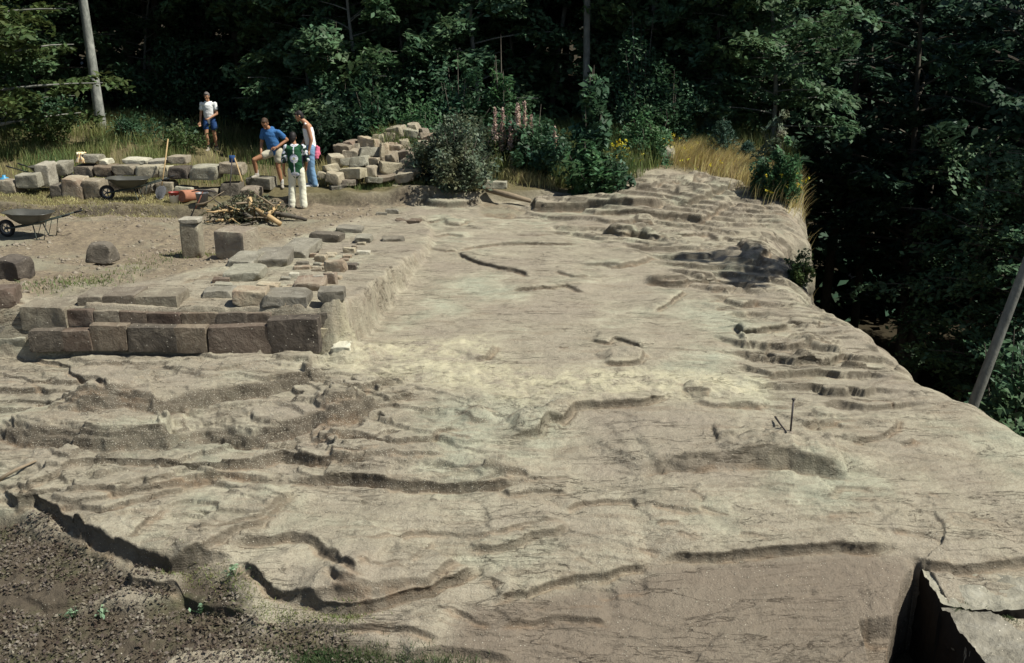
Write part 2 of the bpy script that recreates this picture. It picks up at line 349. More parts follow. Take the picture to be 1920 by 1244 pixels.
pw = (.45+.9*rightb+.7*leftf)*(1-.6*slab)*(1-.45*front)
Z += pg*pw*(hA+.7*hB)
crackg = S(.05, .25, fbm(XX, YY, 1.1, 3, 660)); dYr = (YY*YY/(CZ*F))*np.where(YY < 10.6, 1.18, np.where(YY < 17.5, .5, .35))
CR = np.exp(-(eA/(.045+dYr*1.2))**2)*pg*crackg*.8
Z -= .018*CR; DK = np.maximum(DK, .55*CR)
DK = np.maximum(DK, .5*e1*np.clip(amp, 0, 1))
# thin bedding: the surface is broken into treads and risers along gently dipping beds
def quant(q, s_, sharp):
    k = np.floor(q/s_); f = q/s_-k; return (k+S(1-sharp, 1, f))*s_, f
def bedding(Zi, s_, dipx, dipy, seed, wgt, sharp=.14):
    nz_ = .16*fbm(XX, YY, 2.6, 4, seed, .45)+.006*fbm(XX, YY, .3, 2, seed+5); pl = dipx*wx+dipy*wy+nz_; q = Zi+pl
    qq, f = quant(q, s_, sharp); ris = S(1-sharp-.06, 1-sharp*.6, f)*wgt
    return Zi+(qq+s_*(.5*sharp-.5)*0-q)*wgt*.85, ris
w1 = np.clip(rk*(1-m_lit)*(.30+.75*leftf+.75*rightb)*(1-.55*slab)*S(-.25, .1, fbm(XX, YY, 1.9, 3, 680)+.12*leftf+.1*rightb), 0, 1)
Z, R1 = bedding(Z, .060, .02, .085, 690, w1, .04+6.5*dYr)
w3 = np.clip(rk*(1-m_lit)*(1.0*rightb+.35*leftf)*S(-.2, .1, fbm(XX, YY, 1.5, 3, 682)), 0, 1)
Z, R3 = bedding(Z, .115, .06, .13, 698, w3, .03+4.5*dYr)
w2 = np.clip(rk*(1-m_lit)*(.45+.5*leftf+.6*rightb+.2*front)*(1-.3*slab)*S(-.05, .2, fbm(XX, YY, 1.3, 3, 684)), 0, 1)
Z, R2 = bedding(Z, .024, -.03, .06, 694, w2, .05+8*dYr)
DK = np.maximum(DK, np.maximum(np.maximum(R1*.8, R3*.9), R2*.5))  # risers painted darker, adding to the shade they get by themselves
Z += rk*(1-.6*m_brown)*fbm(XX, YY, .035, 2, 338)*.0035*(1+dYr*20)
Z += fbm(XX, YY, .10, 4, 330, .6)*.010*(1+m_soil+2*m_lit+.6*leftf)+(np.maximum(fbm(XX, YY, .3, 3, 335)-.08, 0)*.11+.05*fbm(XX, YY, .8, 4, 336))*m_soil
# lumps of mortar, bulges
def lump(px, py, rx, ry, h, seed=0):
    p = unproj([(px, py)], base1)[0]; q = ((wx-p[0])/rx)**2+((wy-p[1])/ry)**2
    return h*np.clip(1-q, 0, 1)**.6*(1+.5*fbm(XX, YY, .12, 3, seed))
for (px, py, rx, ry, h) in [(1000, 792, .30, .22, .10), (1042, 775, .14, .12, .07), (895, 776, .20, .14, .05), (1172, 668, .34, .20, .07), (663, 665, .38, .4, .13),
                            (640, 650, .22, .3, .06), (1330, 735, .35, .25, .10), (1250, 730, .3, .25, .05), (1330, 345, 1.3, 1.0, .06),
                            (1500, 850, .9, .35, .10), (1130, 735, .5, .2, .06), (850, 705, .6, .2, .05)]:
    Z += lump(px, py, rx, ry, h, int(px) % 50)
Z += .02*m_lime*fbm(XX, YY, .15, 3, 400)
# cut niches and the pit at lower right
PITP = flat_px([(1690, 1100), (1716, 1070), (1740, 1075), (1880, 1290), (2000, 1480), (1630, 1480), (1640, 1250), (1668, 1180)], -.62)
pin = inpoly(XX+.03*vn(XX*6, YY*6, 61), YY+.03*vn(XX*6, YY*6, 62), PITP); Z = np.where(pin, Z-1.1+.15*vn(XX*3, YY*3, 63), Z)
FLOOR2 = flat_px([(1540, 1080), (1690, 1060), (1700, 1150), (1615, 1155), (1640, 1480), (1200, 1480), (1440, 1240)], -.55)
stp = inpoly(XX, YY, flat_px([(1612, 1158), (1690, 1152), (1700, 1480), (1665, 1480), (1640, 1244)], -.62)) & ~pin; Z = np.where(stp, Z-.22, Z)
# litter hollow lower than the rock
Z -= .12*m_lit
for _ in range(1):
    Z[:, 1:-1] = .2*Z[:, :-2]+.6*Z[:, 1:-1]+.2*Z[:, 2:]; Z[1:-1] = .1*Z[:-2]+.8*Z[1:-1]+.1*Z[2:]
k_ = rowsY > 12.5
for _ in range(2): Z[k_, 1:-1] = .25*Z[k_, :-2]+.5*Z[k_, 1:-1]+.25*Z[k_, 2:]
CLF = cliff(XX, YY); DK = np.maximum(DK, S(.7, 1.6, CLF+.5*vn(XX*1.5, YY*1.5, 970))*.9*(YY > 14)); Z -= CLF; cm_ = S(.1, .6, CLF)  # cliff face painted dark to stand for the shaded hollow under its nose
strat = .20*vn(Z*2.6+.3*XX, YY*.35+XX*.2, 960)+.11*vn(Z*7, YY*.8+XX*.5, 961)+.05*vn(Z*17, YY*2+XX, 962)
OX += cm_*strat; OY -= cm_*strat*.5
fade = S(0, 1, 1-m_grass)
XF = XX+OX*np.maximum(fade, cm_); YF = YY+OY*np.maximum(fade, cm_)
def gz(x, y):                          # terrain height on the finished sheet
    u = x/(y*CP+CZ*SP); fi = (u-U[0])/(U[1]-U[0]); fj = np.interp(y, rowsY, np.arange(NR))
    i = int(min(max(fi, 0), NC-2)); j = int(min(max(fj, 0), NR-2)); a = min(max(fi-i, 0), 1); b = min(max(fj-j, 0), 1)
    return float((Z[j, i]*(1-a)+Z[j, i+1]*a)*(1-b)+(Z[j+1, i]*(1-a)+Z[j+1, i+1]*a)*b)
def hit(px, py, t0=5.0, t1=45.0):
    a, b, c = [float(v) for v in ray(px, py)]; t = t0; p = t0
    while t < t1:
        if CZ+c*t < gz(a*t, b*t):
            lo, hi = p, t
            for _ in range(12):
                m = (lo+hi)/2
                if CZ+c*m < gz(a*m, b*m): hi = m
                else: lo = m
            return Vector((a*hi, b*hi, CZ+c*hi)), hi
        p = t; t += .08
    return Vector((a*t1, b*t1, CZ+c*t1)), t1
# ------------------------------------------------------------------ object helpers
COL = scene.collection
def tag(o, label=None, cat=None, group=None, kind=None):
    for k, v in (('label', label), ('category', cat), ('group', group), ('kind', kind)):
        if v: o[k] = v
    return o
def link(name, me, mat=None, parent=None, smooth=False):
    o = bpy.data.objects.new(name, me); COL.objects.link(o)
    if mat: me.materials.clear(); me.materials.append(mat)
    if parent: o.parent = parent
    if smooth: me.polygons.foreach_set('use_smooth', np.ones(len(me.polygons), bool))
    return o
def npmesh(name, V, Fq, smooth=False):  # faces all with the same number of corners
    V = np.asarray(V, np.float32); Fq = np.asarray(Fq, np.int32); me = bpy.data.meshes.new(name); k = Fq.shape[1]
    me.vertices.add(len(V)); me.vertices.foreach_set('co', V.ravel())
    me.loops.add(Fq.size); me.loops.foreach_set('vertex_index', Fq.ravel())
    me.polygons.add(len(Fq)); me.polygons.foreach_set('loop_start', np.arange(0, Fq.size, k, dtype=np.int32))
    me.update(calc_edges=True)
    if smooth: me.polygons.foreach_set('use_smooth', np.ones(len(Fq), bool))
    return me
def empty(name, loc, rz=0):
    o = bpy.data.objects.new(name, None); COL.objects.link(o); o.location = loc; o.rotation_euler = (0, 0, rz); o.empty_display_size = .2; return o
def copy_tree(o, parent=None):
    c = o.copy(); COL.objects.link(c)
    if parent: c.parent = parent
    for ch in o.children: copy_tree(ch, c)
    return c
# ------------------------------------------------------------------ materials
class M:
    def __init__(s, name, rough=.9, spec=.2):
        s.m = bpy.data.materials.new(name); s.m.use_nodes = True; s.t = s.m.node_tree; s.b = s.t.nodes['Principled BSDF']
        s.b.inputs['Roughness'].default_value = rough; s.b.inputs['Specular IOR Level'].default_value = spec
    def n(s, ty, **kw):
        nd = s.t.nodes.new(ty)
        for k, v in kw.items():
            if hasattr(nd, k): setattr(nd, k, v)
        return nd
    def l(s, a, b): s.t.links.new(a, b)
    def coord(s, obj=True, scale=(1, 1, 1), rnd=False):
        c = s.n('ShaderNodeTexCoord').outputs['Object'] if obj else s.n('ShaderNodeNewGeometry').outputs['Position']
        if rnd:
            oi = s.n('ShaderNodeObjectInfo'); a = s.n('ShaderNodeVectorMath', operation='SCALE'); cb = s.n('ShaderNodeCombineXYZ')
            for i in range(3): s.l(oi.outputs['Random'], cb.inputs[i])
            s.l(cb.outputs[0], a.inputs[0]); a.inputs['Scale'].default_value = 37
            ad = s.n('ShaderNodeVectorMath', operation='ADD'); s.l(c, ad.inputs[0]); s.l(a.outputs[0], ad.inputs[1]); c = ad.outputs[0]
        mp = s.n('ShaderNodeMapping'); mp.inputs['Scale'].default_value = scale; s.l(c, mp.inputs[0]); return mp.outputs[0]
    def noise(s, vec, sc, det=4, rough=.55, dist=0):
        nd = s.n('ShaderNodeTexNoise'); s.l(vec, nd.inputs['Vector'])
        nd.inputs['Scale'].default_value = sc; nd.inputs['Detail'].default_value = det; nd.inputs['Roughness'].default_value = rough; nd.inputs['Distortion'].default_value = dist
        return nd.outputs['Fac']
    def ramp(s, f, stops):
        nd = s.n('ShaderNodeValToRGB'); e = nd.color_ramp.elements
        while len(e) < len(stops): e.new(.5)
        for i, (p, c) in enumerate(stops):
            e[i].position = p; e[i].color = (c, c, c, 1) if isinstance(c, (int, float)) else (*c, 1)
        s.l(f, nd.inputs[0]); return nd.outputs[0]
    def mix(s, f, a, b, mode='MIX'):
        nd = s.n('ShaderNodeMix', data_type='RGBA', blend_type=mode)
        for v, i in ((f, 0), (a, 6), (b, 7)):
            if hasattr(v, 'is_linked') or hasattr(v, 'links'): s.l(v, nd.inputs[i])
            else: nd.inputs[i].default_value = v if i == 0 else (*v, 1)
        return nd.outputs[2]
    def math(s, op, a, b=0, clamp=False):
        nd = s.n('ShaderNodeMath', operation=op); nd.use_clamp = clamp
        for v, i in ((a, 0), (b, 1)):
            if isinstance(v, (int, float)): nd.inputs[i].default_value = v
            else: s.l(v, nd.inputs[i])
        return nd.outputs[0]
    def attr(s, name): return s.n('ShaderNodeAttribute', attribute_name=name).outputs['Fac']
    def bump(s, hts, dist=.01, strength=1):
        prev = None
        for h, d in hts:
            bp = s.n('ShaderNodeBump'); bp.inputs['Strength'].default_value = strength; bp.inputs['Distance'].default_value = d
            s.l(h, bp.inputs['Height'])
            if prev: s.l(prev, bp.inputs['Normal'])
            prev = bp.outputs[0]
        s.l(prev, s.b.inputs['Normal'])
    def col(s, c):
        if isinstance(c, tuple): s.b.inputs['Base Color'].default_value = (*c, 1)
        else: s.l(c, s.b.inputs['Base Color'])
        return s
def pebbles(m, vec, sc, lo, hi):        # round specks: 1 inside a pebble
    v = m.n('ShaderNodeTexVoronoi'); m.l(vec, v.inputs['Vector']); v.inputs['Scale'].default_value = sc
    near = m.ramp(v.outputs['Distance'], [(lo, 1.0), (hi, 0.0)])
    sep = m.n('ShaderNodeSeparateColor'); m.l(v.outputs['Color'], sep.inputs[0])
    return near, sep.outputs[0]
def mat_ground():
    m = M('rock_ground', .95, .15); P = m.coord(False)
    n1 = m.noise(P, .55, 6, .6); n2 = m.noise(P, 2.6, 6, .65, .4); n3 = m.noise(P, 13, 5, .7); n4 = m.noise(P, 60, 3, .7); n5 = m.noise(m.coord(False, (.6, 3.4, 3.4)), 2.2, 5, .65, .6)
    base = m.ramp(n2, [(.30, (.185, .17, .122)), (.46, (.300, .268, .190)), (.60, (.40, .365, .262)), (.75, (.485, .455, .335))])
    base = m.mix(m.ramp(n1, [(.38, 0.0), (.62, 1.0)]), base, (.28, .24, .18))
    base = m.mix(m.ramp(n1, [(.30, .55), (.46, 0.0)]), base, (.34, .37, .275))             # grey-green lichen film
    base = m.mix(m.math('MULTIPLY', m.ramp(n5, [(.52, 0.0), (.66, 1.0)]), .45), base, (.20, .15, .10))
    base = m.mix(m.math('MULTIPLY', m.ramp(n3, [(.5, 0.0), (.72, 1.0)]), .35), base, (.40, .35, .26))
    base = m.mix(m.math('MULTIPLY', m.ramp(n3, [(.28, 1.0), (.45, 0.0)]), .45), base, (.13, .105, .075))
    base = m.mix(m.ramp(n4, [(.30, .40), (.48, 0.0)]), base, (.12, .10, .075)); base = m.mix(m.ramp(n4, [(.54, 0.0), (.72, .4)]), base, (.52, .49, .38))
    # dressed floor lower right, browner
    br = m.attr('brown'); base = m.mix(m.math('MULTIPLY', br, .9), base, m.mix(n3, (.145, .115, .085), (.215, .175, .13)))
    # lime-mortar crust
    li = m.math('MULTIPLY', m.attr('lime'), m.ramp(m.noise(P, 3.2, 6, .7), [(.36, 0.0), (.60, .80)]), True)
    base = m.mix(li, base, m.mix(n3, (.40, .36, .225), (.64, .59, .41)))
    # dark tone: pebbly conglomerate bands, ledge faces, cracks; shade painted on risers and cliff
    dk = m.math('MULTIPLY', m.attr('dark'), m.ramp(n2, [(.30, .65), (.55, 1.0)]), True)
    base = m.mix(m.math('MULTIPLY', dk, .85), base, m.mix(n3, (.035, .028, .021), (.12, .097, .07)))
    # red sandy soil caught at the foot of ledges
    ft = m.math('MULTIPLY', m.attr('foot'), m.ramp(n2, [(.40, 0.0), (.6, .8)]), True)
    base = m.mix(m.math('MULTIPLY', ft, .7), base, (.23, .155, .095))
    # soil
    so = m.attr('soil'); sc_ = m.mix(n2, (.13, .098, .066), (.235, .195, .14)); sc_ = m.mix(m.ramp(n3, [(.45, 0.0), (.7, .7)]), sc_, (.33, .27, .17))
    sc_ = m.mix(m.ramp(n1, [(.50, 0.0), (.62, .6)]), sc_, (.25, .24, .17))
    base = m.mix(so, base, sc_)
    bkn = m.math('MULTIPLY', m.attr('bank'), m.ramp(n3, [(.3, .95), (.62, .45)])); base = m.mix(bkn, base, m.mix(n4, (.035, .028, .02), (.10, .08, .055)))
    # turf soil under grass
    base = m.mix(m.attr('grass'), base, m.mix(n3, (.085, .070, .036), (.17, .145, .075)))
    base = m.mix(m.attr('pit'), base, (.028, .023, .018))  # pit painted near black, standing for the slab's cast shadow
    # leaf mould
    base = m.mix(m.attr('litter'), base, m.mix(n3, (.040, .032, .022), (.13, .105, .075)))
    base = m.mix(m.math('MULTIPLY', m.attr('litter'), m.ramp(n2, [(.5, 0.0), (.66, .6)])), base, (.075, .085, .035))
    # moss line along the border of the leaf mould
    # specks and pebbles
    nr, rv = pebbles(m, P, 30, .10, .22); nr2, rv2 = pebbles(m, P, 70, .2, .3)
    k = m.math('ADD', .035, m.math('MULTIPLY', m.attr('pebble'), .42)); on = m.math('LESS_THAN', rv, k); on2 = m.math('LESS_THAN', rv2, m.math('MULTIPLY', k, 1.4))
    pb = m.math('MAXIMUM', m.math('MULTIPLY', nr, on), m.math('MULTIPLY', nr2, on2)); pb = m.math('MULTIPLY', pb, m.math('SUBTRACT', 1, m.attr('grass'), True))
    base = m.mix(m.math('MULTIPLY', pb, .85), base, (.60, .55, .43))
    def crack(sc, dist, wdt, lo, hi, seed):
        cr = m.noise(m.coord(False, (.55+seed*.1, 2.6, 2.6)), sc, 6, .62, dist); ln = m.ramp(m.math('ABSOLUTE', m.math('SUBTRACT', cr, .5)), [(0, 1.0), (wdt, 0.0)])
        return m.math('MULTIPLY', ln, m.ramp(m.noise(m.coord(False, (1, 1, 1)), .9+seed, 4, .6), [(lo, 0.0), (hi, 1.0)]))
    crk = m.math('MAXIMUM', crack(1.3, .6, .010, .46, .56, 0), m.math('MULTIPLY', crack(3.4, .9, .012, .52, .62, 1), .5))
    crk = m.math('MULTIPLY', crk, m.math('SUBTRACT', 1, m.math('MAXIMUM', m.math('MAXIMUM', so, m.attr('grass')), m.attr('litter')), True))
    base = m.mix(m.math('MULTIPLY', crk, .5), base, (.085, .065, .045)); m.col(base); crk = m.math('SUBTRACT', 1, crk)
    m.bump([(n2, .012), (n3, .018), (n4, .016), (crk, .012), (pb, .006), (n5, .012)])
    return m.m
def mat_stone(name, cA, cB, cC, rnd=True, sc=1.0, peb=.05):
    m = M(name, .93, .15); P = m.coord(True, rnd=rnd)
    n1 = m.noise(P, 1.8*sc, 5, .6); n2 = m.noise(P, 7*sc, 6, .7, .5); n3 = m.noise(P, 40*sc, 3, .7)
    base = m.mix(m.ramp(n1, [(.38, 0.0), (.62, 1.0)]), cA, cB); base = m.mix(m.ramp(n2, [(.5, 0.0), (.7, .8)]), base, cC)
    base = m.mix(m.ramp(n2, [(.26, .75), (.42, 0.0)]), base, tuple(v*.45 for v in cA))
    oi = m.n('ShaderNodeObjectInfo'); hv = m.n('ShaderNodeHueSaturation'); m.l(base, hv.inputs['Color'])
    m.l(m.math('ADD', .74, m.math('MULTIPLY', oi.outputs['Random'], .5)), hv.inputs['Value'])
    m.l(m.math('ADD', .485, m.math('MULTIPLY', oi.outputs['Random'], .025)), hv.inputs['Hue']); base = hv.outputs[0]
    nr, rv = pebbles(m, P, 34, .18, .26); pb = m.math('MULTIPLY', nr, m.math('LESS_THAN', rv, peb)); base = m.mix(pb, base, (.55, .5, .4))
    m.col(base); m.bump([(n1, .03), (n2, .035), (n3, .008)])
    return m.m
def simple(name, c, rough=.7, spec=.3, var=.35, sc=12, metal=0, bump=.004):
    m = M(name, rough, spec); P = m.coord(True); n = m.noise(P, sc, 5, .65)
    m.col(m.mix(n, tuple(v*(1-var) for v in c), tuple(min(1, v*(1+var)) for v in c))); m.b.inputs['Metallic'].default_value = metal
    m.bump([(n, bump)]); return m.m
def leafmat(name, c, c2, trans=.35, sc=1.5):
    m = M(name, .55, .25); P = m.coord(False); n = m.noise(P, sc, 3); g = m.n('ShaderNodeNewGeometry')
    base = m.mix(m.ramp(n, [(.35, 0.0), (.65, 1.0)]), c, c2)
    hv = m.n('ShaderNodeHueSaturation'); m.l(base, hv.inputs['Color']); m.l(m.math('ADD', .62, m.math('MULTIPLY', g.outputs['Random Per Island'], .8)), hv.inputs['Value'])
    m.l(m.math('ADD', .475, m.math('MULTIPLY', g.outputs['Random Per Island'], .05)), hv.inputs['Hue'])
    m.l(hv.outputs[0], m.b.inputs['Base Color'])
    tr = m.n('ShaderNodeBsdfTranslucent'); m.l(hv.outputs[0], tr.inputs[0]); mx = m.n('ShaderNodeMixShader'); mx.inputs[0].default_value = trans
    m.l(m.b.outputs[0], mx.inputs[1]); m.l(tr.outputs[0], mx.inputs[2]); m.l(mx.outputs[0], m.t.nodes['Material Output'].inputs[0])
    return m.m
MT = dict(
 ground=mat_ground(),
 block=mat_stone('quarried_sandstone', (.22, .18, .135), (.30, .26, .19), (.37, .34, .25)),
 buff=mat_stone('buff_sandstone', (.23, .195, .135), (.33, .285, .20), (.42, .38, .28)),
 wall=mat_stone('brown_wall_stone', (.13, .098, .07), (.185, .15, .11), (.27, .23, .17)),
 wallgrey=mat_stone('grey_wall_stone', (.16, .135, .10), (.22, .19, .14), (.30, .27, .20)),
 wallblack=mat_stone('blackened_wall_stone', (.06, .052, .042), (.12, .10, .078), (.20, .17, .13), peb=.12),
 rubble=mat_stone('rubble_sandstone', (.26, .195, .135), (.34, .29, .205), (.42, .38, .28)),
 darkstone=mat_stone('dark_sandstone', (.09, .078, .062), (.15, .13, .10), (.23, .20, .155)),
 lichen=mat_stone('lichened_slab', (.20, .185, .14), (.29, .27, .205), (.36, .34, .27)),
 limestone=mat_stone('lime_washed_stone', (.36, .33, .25), (.46, .43, .33), (.56, .53, .42)),
 barkgrey=None)
def gridfaces(nr, nc):
    i = np.arange(nr*nc, dtype=np.int32).reshape(nr, nc)
    return np.stack([i[:-1, :-1], i[:-1, 1:], i[1:, 1:], i[1:, :-1]], -1).reshape(-1, 4)
me = npmesh('rock_ground', np.stack([XF, YF, Z], -1).reshape(-1, 3), gridfaces(NR, NC), False)
def addattr(name, a):
    at_ = me.attributes.new(name, 'FLOAT', 'POINT'); at_.data.foreach_set('value', np.clip(a, 0, 1).astype(np.float32).ravel())
wall_end = 1-S(-2.6, -2.2, XX)
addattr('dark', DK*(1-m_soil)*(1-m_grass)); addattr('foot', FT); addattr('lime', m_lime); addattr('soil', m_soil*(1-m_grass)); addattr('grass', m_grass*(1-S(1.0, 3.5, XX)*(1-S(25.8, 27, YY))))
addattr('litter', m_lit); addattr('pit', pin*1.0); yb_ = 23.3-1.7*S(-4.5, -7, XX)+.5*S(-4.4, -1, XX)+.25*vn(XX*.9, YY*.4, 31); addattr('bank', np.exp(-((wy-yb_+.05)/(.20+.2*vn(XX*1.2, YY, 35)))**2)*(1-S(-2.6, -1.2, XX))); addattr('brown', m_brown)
PB = mask([(100, 650), (640, 680), (760, 690), (1000, 780), (980, 900), (560, 900), (100, 860), (-200, 800)], .4)
addattr('pebble', np.clip(PB*(.25+DK*.9)+.35*m_lime+.15*fbm(XX, YY, 1.5, 3, 500), 0, 1))
g = link('rock_ground', me, MT['ground']); tag(g, kind='structure')
# wide forest floor round and below the rock
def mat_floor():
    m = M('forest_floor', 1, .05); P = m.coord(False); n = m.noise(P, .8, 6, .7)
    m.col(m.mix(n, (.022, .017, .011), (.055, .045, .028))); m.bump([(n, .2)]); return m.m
xs = np.concatenate([np.linspace(-400, -45, 20), np.linspace(-42, 60, 170), np.linspace(64, 400, 20)]); ys = np.concatenate([np.linspace(-30, 70, 150), np.linspace(74, 600, 30)])
GX, GY = np.meshgrid(xs, ys); GZ = base0(GX, GY)-cliff(GX, GY)-.9*(1-S(39, 41, GY))*(GX > -30)+.02
GZ = np.where(GY > 39.8, base0(GX, np.minimum(GY, 40))-cliff(GX, GY), GZ)+.35*fbm(GX, GY, 6, 3, 600)*S(41, 46, GY)+np.maximum(GY-60, 0)*.03
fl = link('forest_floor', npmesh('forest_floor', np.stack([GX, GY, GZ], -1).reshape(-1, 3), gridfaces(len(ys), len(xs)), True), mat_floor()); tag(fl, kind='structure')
# ------------------------------------------------------------------ shape helpers
def prim_box(nx, ny, nz):
    """welded box -1..1 with nx,ny,nz cells"""
    bm = bmesh.new(); bmesh.ops.create_cube(bm, size=2)
    bm.edges.ensure_lookup_table()
    for ax, n in ((0, nx), (1, ny), (2, nz)):
        es = [e for e in bm.edges if abs((e.verts[0].co-e.verts[1].co)[ax]) > 1e-5 and abs(abs((e.verts[0].co-e.verts[1].co)[ax])-2) < 1e-4]
        if n > 1: bmesh.ops.subdivide_edges(bm, edges=es, cuts=n-1, use_grid_fill=True)
    return bm
_box = {}
def boxdata(n=(9, 7, 7)):
    if n not in _box:
        bm = prim_box(*n); bm.verts.ensure_lookup_table()
        V = np.array([v.co[:] for v in bm.verts]); Fc = np.array([[v.index for v in f.verts] for f in bm.faces if len(f.verts) == 4]); bm.free(); _box[n] = (V, Fc)
    return _box[n]
def stone_mesh(name, sx, sy, sz, seed, rough=.10, rnd=.07, n=(10, 8, 7), taper=0.0, skew=0.0, chip=(.78, .95)):
    """a squared or broken stone: box with worn edges, uneven faces and knocked-off corners; base at z=0"""
    V, Fc = boxdata(n); r = np.random.default_rng(seed); P = np.sign(V)*np.abs(V)**.62
    m = min(sx, sy, sz)
    # rounding
    H = np.array([sx, sy, sz])/2; Q = P*H; rr = rnd*m; C = np.clip(Q, -(H-rr), H-rr); D = Q-C; L = np.linalg.norm(D, axis=1, keepdims=True)
    Q = C+D/np.maximum(L, 1e-9)*np.minimum(L, rr)
    # corner chips
    for _ in range(7):
        c = np.sign(r.uniform(-1, 1, 3)); nrm = c*r.uniform(.4, 1, 3); nrm /= np.linalg.norm(nrm); d0 = (np.abs(nrm)*H).sum()*r.uniform(*chip)
        d = Q@nrm-d0; Q = Q-np.maximum(d, 0)[:, None]*nrm
    o = r.uniform(0, 99, 3); s = 1.0/max(m, .08)
    for k, a in ((.9, .6), (2.1, .35), (4.5, .2)):
        for ax in range(3):
            i, j = [(1, 2), (0, 2), (0, 1)][ax]
            Q[:, ax] += rough*m*a*2*vn(Q[:, i]*s*k+o[ax]+Q[:, ax]*s*.6*k, Q[:, j]*s*k+o[ax]*1.7, seed % 17)
    zz = (Q[:, 2]/sz+.5); Q[:, 0] *= 1-taper*zz; Q[:, 1] *= 1-taper*zz; Q[:, 0] += skew*zz*sx
    Q[:, 2] -= Q[:, 2].min()
    me = npmesh(name, Q, Fc, True); me.set_sharp_from_angle(angle=R(28)); return me
def stone(name, loc, size, mat, rot=(0, 0, 0), label=None, cat='stone', group=None, parent=None, sink=0.02, **kw):
    me = stone_mesh(name, *size, seed=random.randrange(1 << 20), **kw)
    o = link(name, me, mat, parent); o.location = (loc[0], loc[1], loc[2]-sink); o.rotation_euler = rot
    if label: tag(o, label, cat, group)
    return o
def rect_stone(x0, y0, x1, y1, t, depth, name, mat, label, cat='stone', group=None, parent=None, rz=0, gap=.0, tl=1.5, **kw):
    """front face fills the pixel rectangle at view depth t"""
    b = at((x0+x1)/2, y1, t); h = (y1-y0)/F*t/math.cos(math.asin(min(.9, abs((CZ-b.z)/t))))*.98; wd = (x1-x0)/F*t
    top_seen = depth*abs((CZ-b.z)/t)*.8
    h = max(.06, h-top_seen*(0 if gap else 1))
    return stone(name, (b.x, b.y+depth/2, b.z), (wd-(.004 if gap else .012), depth, h), mat, (R(random.uniform(-tl, tl)), R(random.uniform(-tl, tl)), R(rz+random.uniform(-3, 3))), label, cat, group, parent, sink=0, **kw)
def tube(bm, pts, rad, seg=8, cap=True):
    pts = [Vector(p) for p in pts]; n = len(pts); rad = rad if hasattr(rad, '__len__') else [rad]*n; rings = []
    up = Vector((0, 0, 1))
    for i, p in enumerate(pts):
        d = (pts[min(i+1, n-1)]-pts[max(i-1, 0)]).normalized(); a = d.cross(up if abs(d.z) < .9 else Vector((1, 0, 0))).normalized(); b = d.cross(a)
        rings.append([bm.verts.new(p+(a*math.cos(k*2*math.pi/seg)+b*math.sin(k*2*math.pi/seg))*rad[i]) for k in range(seg)])
    for i in range(n-1):
        for k in range(seg): bm.faces.new((rings[i][k], rings[i][(k+1) % seg], rings[i+1][(k+1) % seg], rings[i+1][k]))
    if cap: bm.faces.new(rings[0][::-1]); bm.faces.new(rings[-1])
def bobj(name, bm, mat, parent=None, smooth=True):
    bmesh.ops.recalc_face_normals(bm, faces=bm.faces); me = bpy.data.meshes.new(name); bm.to_mesh(me); bm.free(); return link(name, me, mat, parent, smooth)
def tubeobj(name, pts, rad, mat, parent=None, seg=8):
    bm = bmesh.new(); tube(bm, pts, rad, seg); return bobj(name, bm, mat, parent)
MT.update(
 wood=simple('ash_handle_wood', (.42, .29, .14), .6, .3), woodgrey=simple('grey_wood', (.23, .18, .12), .8, .2), steel=simple('worn_steel', (.16, .16, .16), .45, .5, .3, 20),
 iron=simple('dark_iron', (.035, .028, .026), .6, .4), rust=simple('rusty_iron', (.13, .05, .03), .8, .3), rubber=simple('black_rubber', (.02, .02, .02), .8, .3),
 tray=simple('dull_olive_tray', (.070, .068, .055), .38, .6, .5, 6), trayw=simple('sand_spilled_in_tray', (.33, .30, .23), .8, .2), frame=simple('dark_green_frame', (.035, .045, .035), .5, .4),
 skin=simple('sunlit_skin', (.42, .22, .125), .55, .35, .10, 8, 0, .001), skin2=simple('tanned_skin', (.34, .165, .085), .55, .35, .10, 8, 0, .001),
 blue=simple('blue_cotton', (.045, .13, .29), .9, .1, .18, 7, 0, .004), white=simple('white_cotton', (.78, .78, .74), .9, .1, .05, 7, 0, .004), beige=simple('beige_cotton', (.50, .46, .34), .9, .1, .12, 9, 0, .004),
 cream=simple('cream_cotton', (.72, .70, .55), .9, .1, .06, 8, 0, .005), denim=simple('light_denim', (.17, .29, .43), .9, .1, .3, 8, 0, .005), denimdark=simple('dark_blue_denim', (.03, .07, .18), .9, .1, .3, 8, 0, .004),
 hairbrown=simple('brown_hair', (.06, .035, .02), .7, .3, .4, 40), hairdark=simple('dark_hair', (.014, .011, .01), .6, .3, .4, 40), hairgrey=simple('grey_hair', (.14, .12, .11), .7, .3, .3, 40),
 pink=simple('pink_cloth', (.65, .16, .24), .9, .1, .2, 9), shoe=simple('grey_shoe', (.30, .27, .22), .8, .2), shoew=simple('white_shoe', (.72, .71, .66), .7, .2), sock=simple('dark_sock', (.04, .035, .035), .9, .1),
 sockw=simple('pale_sock', (.5, .48, .44), .9, .1), eye=simple('dark_eye', (.02, .015, .01), .4, .4), lip=simple('lip', (.30, .11, .08), .5, .3))
